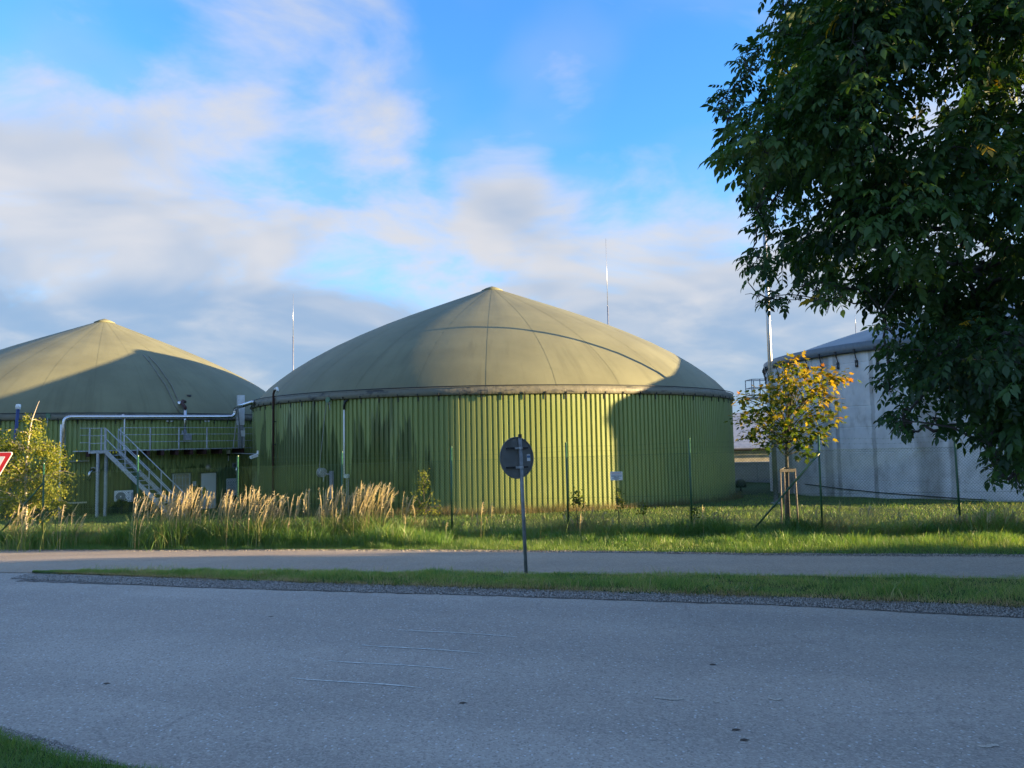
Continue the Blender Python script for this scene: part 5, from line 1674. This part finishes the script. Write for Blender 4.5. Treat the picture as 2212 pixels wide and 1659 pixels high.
rank = np.argsort(P[:, 1])[:290]
single = np.zeros(len(P), bool); single[rank] = True
V, F = scatter(MAPLE, MAPLEF, P[~single], d_[~single], s_[~single], n_[~single], size[~single])
fo = mesh_np('foliage', V, F, M['maple_leaf'], maple, np.repeat(tint[~single], len(MAPLE))); fo['kind'] = 'stuff'
cache = {}
for k in rank:
    key = int(tint[k] * 7.99)
    if key not in cache:
        o = mesh_np('leaf', MAPLE, MAPLEF, M['maple_leaf'], None, np.full(len(MAPLE), (key + .5) / 8)); cache[key] = o.data; o.parent = maple
    else: o = link_mesh('leaf', cache[key], maple)
    R_ = Matrix((s_[k], d_[k], n_[k])).transposed()
    o.matrix_local = Matrix.Translation(Vector(P[k]) - mbp) @ R_.to_4x4() @ Matrix.Scale(float(size[k]), 4)
hz = at(1702, 1012, 21.6).z
frame_ = thing('tree_stakes', 'three wooden stakes with tie boards round the maple trunk', 'tree stake', mbp)
sp3 = [(-.22, -.12), (.24, -.10), (.02, .24)]
for (dx, dy) in sp3:
    q = mbp + Vector((dx, dy, 0)); MB().tube([(q.x, q.y, gz(q.x, q.y) - .1), (q.x - dx * .1, q.y - dy * .1, hz)], .026, 8).build('stake', M['wood'], frame_, True)
for i in range(3):
    a, b = sp3[i], sp3[(i + 1) % 3]
    MB().bar(Vector((mbp.x + a[0] * .98, mbp.y + a[1] * .98, hz - .05)), Vector((mbp.x + b[0] * .98, mbp.y + b[1] * .98, hz - .05)), .035, .08).build('tie_board', M['wood'], frame_)
    MB().bar(Vector((mbp.x + a[0] * .9, mbp.y + a[1] * .9, hz - .02)), Vector((mbp.x, mbp.y, hz + .05)), .04, .012).build('strap', M['dark'], frame_)

# --- small leafy shrubs
M['birch_leaf'] = leaf_mat('birch_leaves', [(0, (.07, .11, .018)), (.4, (.17, .20, .03)), (.75, (.34, .31, .04)), (1, (.52, .40, .06))], .48, .015, .6)
def leafy(name, label, cat, base, stem_pts, stem_r, bark, pts, r_leaf, n_leaf, spread, mat, tmean, droop=.5):
    rt = thing(name, label, cat, base)
    mb = MB(); mb.tube(stem_pts, stem_r, 7)
    sp_ = np.array([tuple(p) for p in stem_pts])
    P, D = [], []
    for c in pts:
        cc = np.array(c); below = sp_[sp_[:, 2] < cc[2] + .1]
        if not len(below): below = sp_[:1]
        k = int(np.argmin(np.linalg.norm(below - cc, axis=1))); a = Vector(below[k])
        ctl = a.lerp(Vector(c), .55) + UP * (.22 * (Vector(c) - a).length)
        mb.tube([a, a.lerp(ctl, .6), ctl.lerp(Vector(c), .5), Vector(c)], [.011, .008, .006, .003], 4, cap=False)
        for _ in range(n_leaf):
            t = rng.uniform(.35, 1.05); q = np.array(a.lerp(ctl, t).lerp(ctl.lerp(Vector(c), t), t)) + rng.normal(0, spread, 3) - np.array((0, 0, abs(rng.normal(0, spread))))
            P.append(q); D.append(rng.normal(0, 1, 3) + np.array((0, 0, -droop * 2)))
    mb.build('trunk', bark, rt, True)
    P, D = np.array(P), np.array(D)
    ok = P[:, 2] > gz_np(P[:, 0], P[:, 1]) + .05; P, D = P[ok], D[ok]
    d_, s_, n_ = frames(D)
    V, F = scatter(LEAF * np.array((1.5, 1, 1)), LEAFF, P, d_, s_, n_, r_leaf * rng.uniform(.7, 1.3, len(P)))
    t = np.clip(rng.normal(tmean, .2, len(P)), 0, 1)
    fo = mesh_np('foliage', V, F, mat, rt, np.repeat(t, len(LEAF))); fo['kind'] = 'stuff'
    return rt
YB = 23.0
bpoly = [(-40, 935), (10, 930), (42, 908), (70, 885), (84, 866), (96, 882), (100, 925), (125, 958), (150, 982), (166, 1022), (160, 1062), (140, 1105), (-45, 1112)]
bb_ = at(56, 1100, YB); bb_.z = gz(bb_.x, bb_.y)
pts = []
while len(pts) < 130:
    px, py = random.uniform(-45, 168), random.uniform(864, 1110)
    if inside(bpoly, px, py): pts.append(at(px, py, YB + random.uniform(-.8, .9)))
stemp = [bb_ - UP * .1] + [at(px, py, YB) for px, py in ((57, 1092), (55.5, 1042), (59, 978), (63, 940), (69, 907), (79, 880), (85, 866))]
leafy('birch_tree', 'young birch with white stem and yellow green leaves at left', 'tree', bb_, stemp, [.05, .045, .04, .03, .024, .016, .009, .004], M['birchbark'], pts, .062, 80, .085, M['birch_leaf'], .36, .6)

def sapling(name, label, px, py0, py1, Y, wpx, n, nl, tm, leaf=.05):
    b = at(px, py1, Y); b.z = gz(b.x, b.y)
    top = at(px, py0, Y)
    st = [b - UP * .05, b.lerp(top, .4) + Vector((.02, 0, 0)), b.lerp(top, .75) - Vector((.02, 0, 0)), top]
    pts = []
    for _ in range(n):
        t = random.random() ** .8; hw = wpx * (1 - t * .85)
        q = at(px + random.uniform(-hw, hw), py1 - 20 + (py0 - py1 + 20) * t, Y + random.uniform(-.35, .35)); pts.append(q)
    return leafy(name, label, 'sapling', b, st, [.014, .011, .008, .004], M['barkgrey'], pts, leaf, nl, .05, M['birch_leaf'], tm, .1)
sapling('willow_sapling', 'small bright leafed sapling by the fence left of the round sign', 916, 1018, 1128, 20.3, 46, 26, 16, .36)
sapling('weedy_sapling', 'low leafy weed at the fence post right of the round sign', 1245, 1062, 1126, 19.3, 34, 16, 12, .22, .055)
sapling('weedy_sapling', 'low leafy weed under the white fence notice', 1335, 1058, 1120, 19.2, 24, 12, 12, .2, .055)
sapling('weedy_sapling', 'small dark weed between the notice and the next fence post', 1392, 1092, 1126, 18.9, 14, 8, 10, .12, .05)
sapling('weedy_sapling', 'low weeds at the fence post left of the brown tuft', 1500, 1100, 1128, 18.7, 20, 8, 10, .15, .05)
b = on_ground(150, 1100)
sapling('climbing_shrub', 'dark low shrub at the wall below the air conditioner', 262, 1083, 1108, 37.6, 40, 22, 16, .1, .09)
sapling('climbing_shrub', 'low shrub at the foot of the birch right side', 120, 1085, 1112, 24.0, 40, 16, 14, .2, .06)

# --- unseen leaf masses added right of the frame to shade road, walnut and verge
M['unseen_leaf'] = leaf_mat('unseen_leaves', [(0, (.02, .045, .012)), (1, (.05, .09, .02))], .2, .04)
def mass(name, label, blobs, n, leaf):
    P = []
    for (x, y, z, rx, ry, rz_) in blobs:
        m = int(n / len(blobs)); u = rng.normal(size=(m, 3)); u /= np.linalg.norm(u, axis=1)[:, None]; u *= rng.uniform(.2, 1, (m, 1)) ** .4
        q = np.array((x, y, z)) + u * np.array((rx, ry, rz_)); P.append(q)
    P = np.concatenate(P); P = P[P[:, 2] > .02]
    d_, s_, n_ = frames(rng.normal(size=P.shape))
    V, F = scatter(LEAF * np.array((1.6, 1, 1)), LEAFF, P, d_, s_, n_, leaf * rng.uniform(.7, 1.3, len(P)))
    return tag(mesh_np(name, V, F, M['unseen_leaf'], None, np.repeat(rng.uniform(0, 1, len(P)), len(LEAF))), label, 'hedge', kind='stuff')
bl = []
for x in np.arange(24, 60, 4.2):
    ymax = (16.1 - .122 * x) / .9925
    for y in np.arange(ymax - 3.0, -14 - .2 * x * 0, -4.5):
        bl.append((x + rng.uniform(-1, 1), y + rng.uniform(-.5, .5), (4.6 if x < 36 else 3.4), 3.2, 3.0, (6.2 if x < 36 else 4.6)))
mass('road_shade_foliage', 'tall hedgerow along the road to the right of the walnut', bl, 46000, .46)  # added out of view to keep low sun off road and walnut
bl = [(x, (19.25 - .122 * x) / .9925 + rng.uniform(-.2, .2), 1.2, 1.3, 1.55, 1.3 + .6 * ((x - 16) / 10)) for x in np.arange(15.5, 29, 1.5)]
mass('verge_shade_foliage', 'low hedge along the fence beyond the right edge', bl, 9000, .25)  # added out of view to cast the shade band on the verge

# ------------------------------------------------------------------ stones and leaf litter
OCT = np.array([(1, 0, 0), (-1, 0, 0), (0, 1, 0), (0, -1, 0), (0, 0, .8), (0, 0, -.8)], float)
OCTF = np.array([(0, 2, 4), (2, 1, 4), (1, 3, 4), (3, 0, 4), (2, 0, 5), (1, 2, 5), (3, 1, 5), (0, 3, 5)])
def stones(name, label, n, xr, lo, hi, smin, smax, mat, z=.01):
    x = rng.uniform(*xr, n); y = lo(x) + (hi(x) - lo(x)) * rng.uniform(0, 1, n)
    P = np.stack([x, y, gz_np(x, y) + z], 1); P = P[in_view(P)]
    d_, s_, n_ = frames(rng.normal(size=P.shape))
    V, F = scatter(OCT * np.array((1, .75, .7)), OCTF, P, d_, s_, n_, rng.uniform(smin, smax, len(P)) * rng.uniform(.5, 1, len(P)))
    return tag(mesh_np(name, V, F, mat), label, 'gravel', kind='stuff')
stones('pale_chips', 'pale stone chips along the far edge of the path', 5200, (-15, 12), lambda x: edge(PATH_FAR, x) - .16, lambda x: edge(PATH_FAR, x) + .22, .012, .034, M['stone'])
stones('grey_chips', 'grey stone chips on the shoulder beside the road', 16000, (-9, 8), lambda x: edge(ROAD_FAR, x) + .0, lambda x: edge(SHOULDER, x) + .06, .008, .026, M['stone_grey'], .018)
stones('corner_chips', 'dark stone chips at the road edge in the near left corner', 5000, (-5.5, -2), lambda x: edge(near, x) - .30, lambda x: edge(near, x) + .04, .006, .02, M['stone_grey'], .012)
for i, (px, py, lab) in enumerate(((1540, 1437, 'dark dead leaf on the road right of the sign post'), (230, 1478, 'dark dead leaf on the left part of the road'), (1590, 1578, 'dark dead leaf low on the road at right'),
        (585, 1333, 'small dark leaf on the road left of the sign'), (1000, 1520, 'dark leaf on the road below the chalk strokes'), (415, 1232, 'pale scrap lying on the path edge'), (1608, 1600, 'small dark leaf near the bottom of the road'))):
    p = on_ground(px, py); o = mesh_np('dead_leaf', np.array(p) + np.array([(-.06, -.02, .008), (.0, -.035, .016), (.07, -.005, .010), (.01, .03, .018), (-.04, .025, .012)]) * .62, np.array([(0, 1, 3), (1, 2, 3), (0, 3, 4)]), M['litter'] if 'pale' not in lab else M['whitepaint'], base=tuple(p))
    tag(o, lab, 'leaf', 'litter on the road')
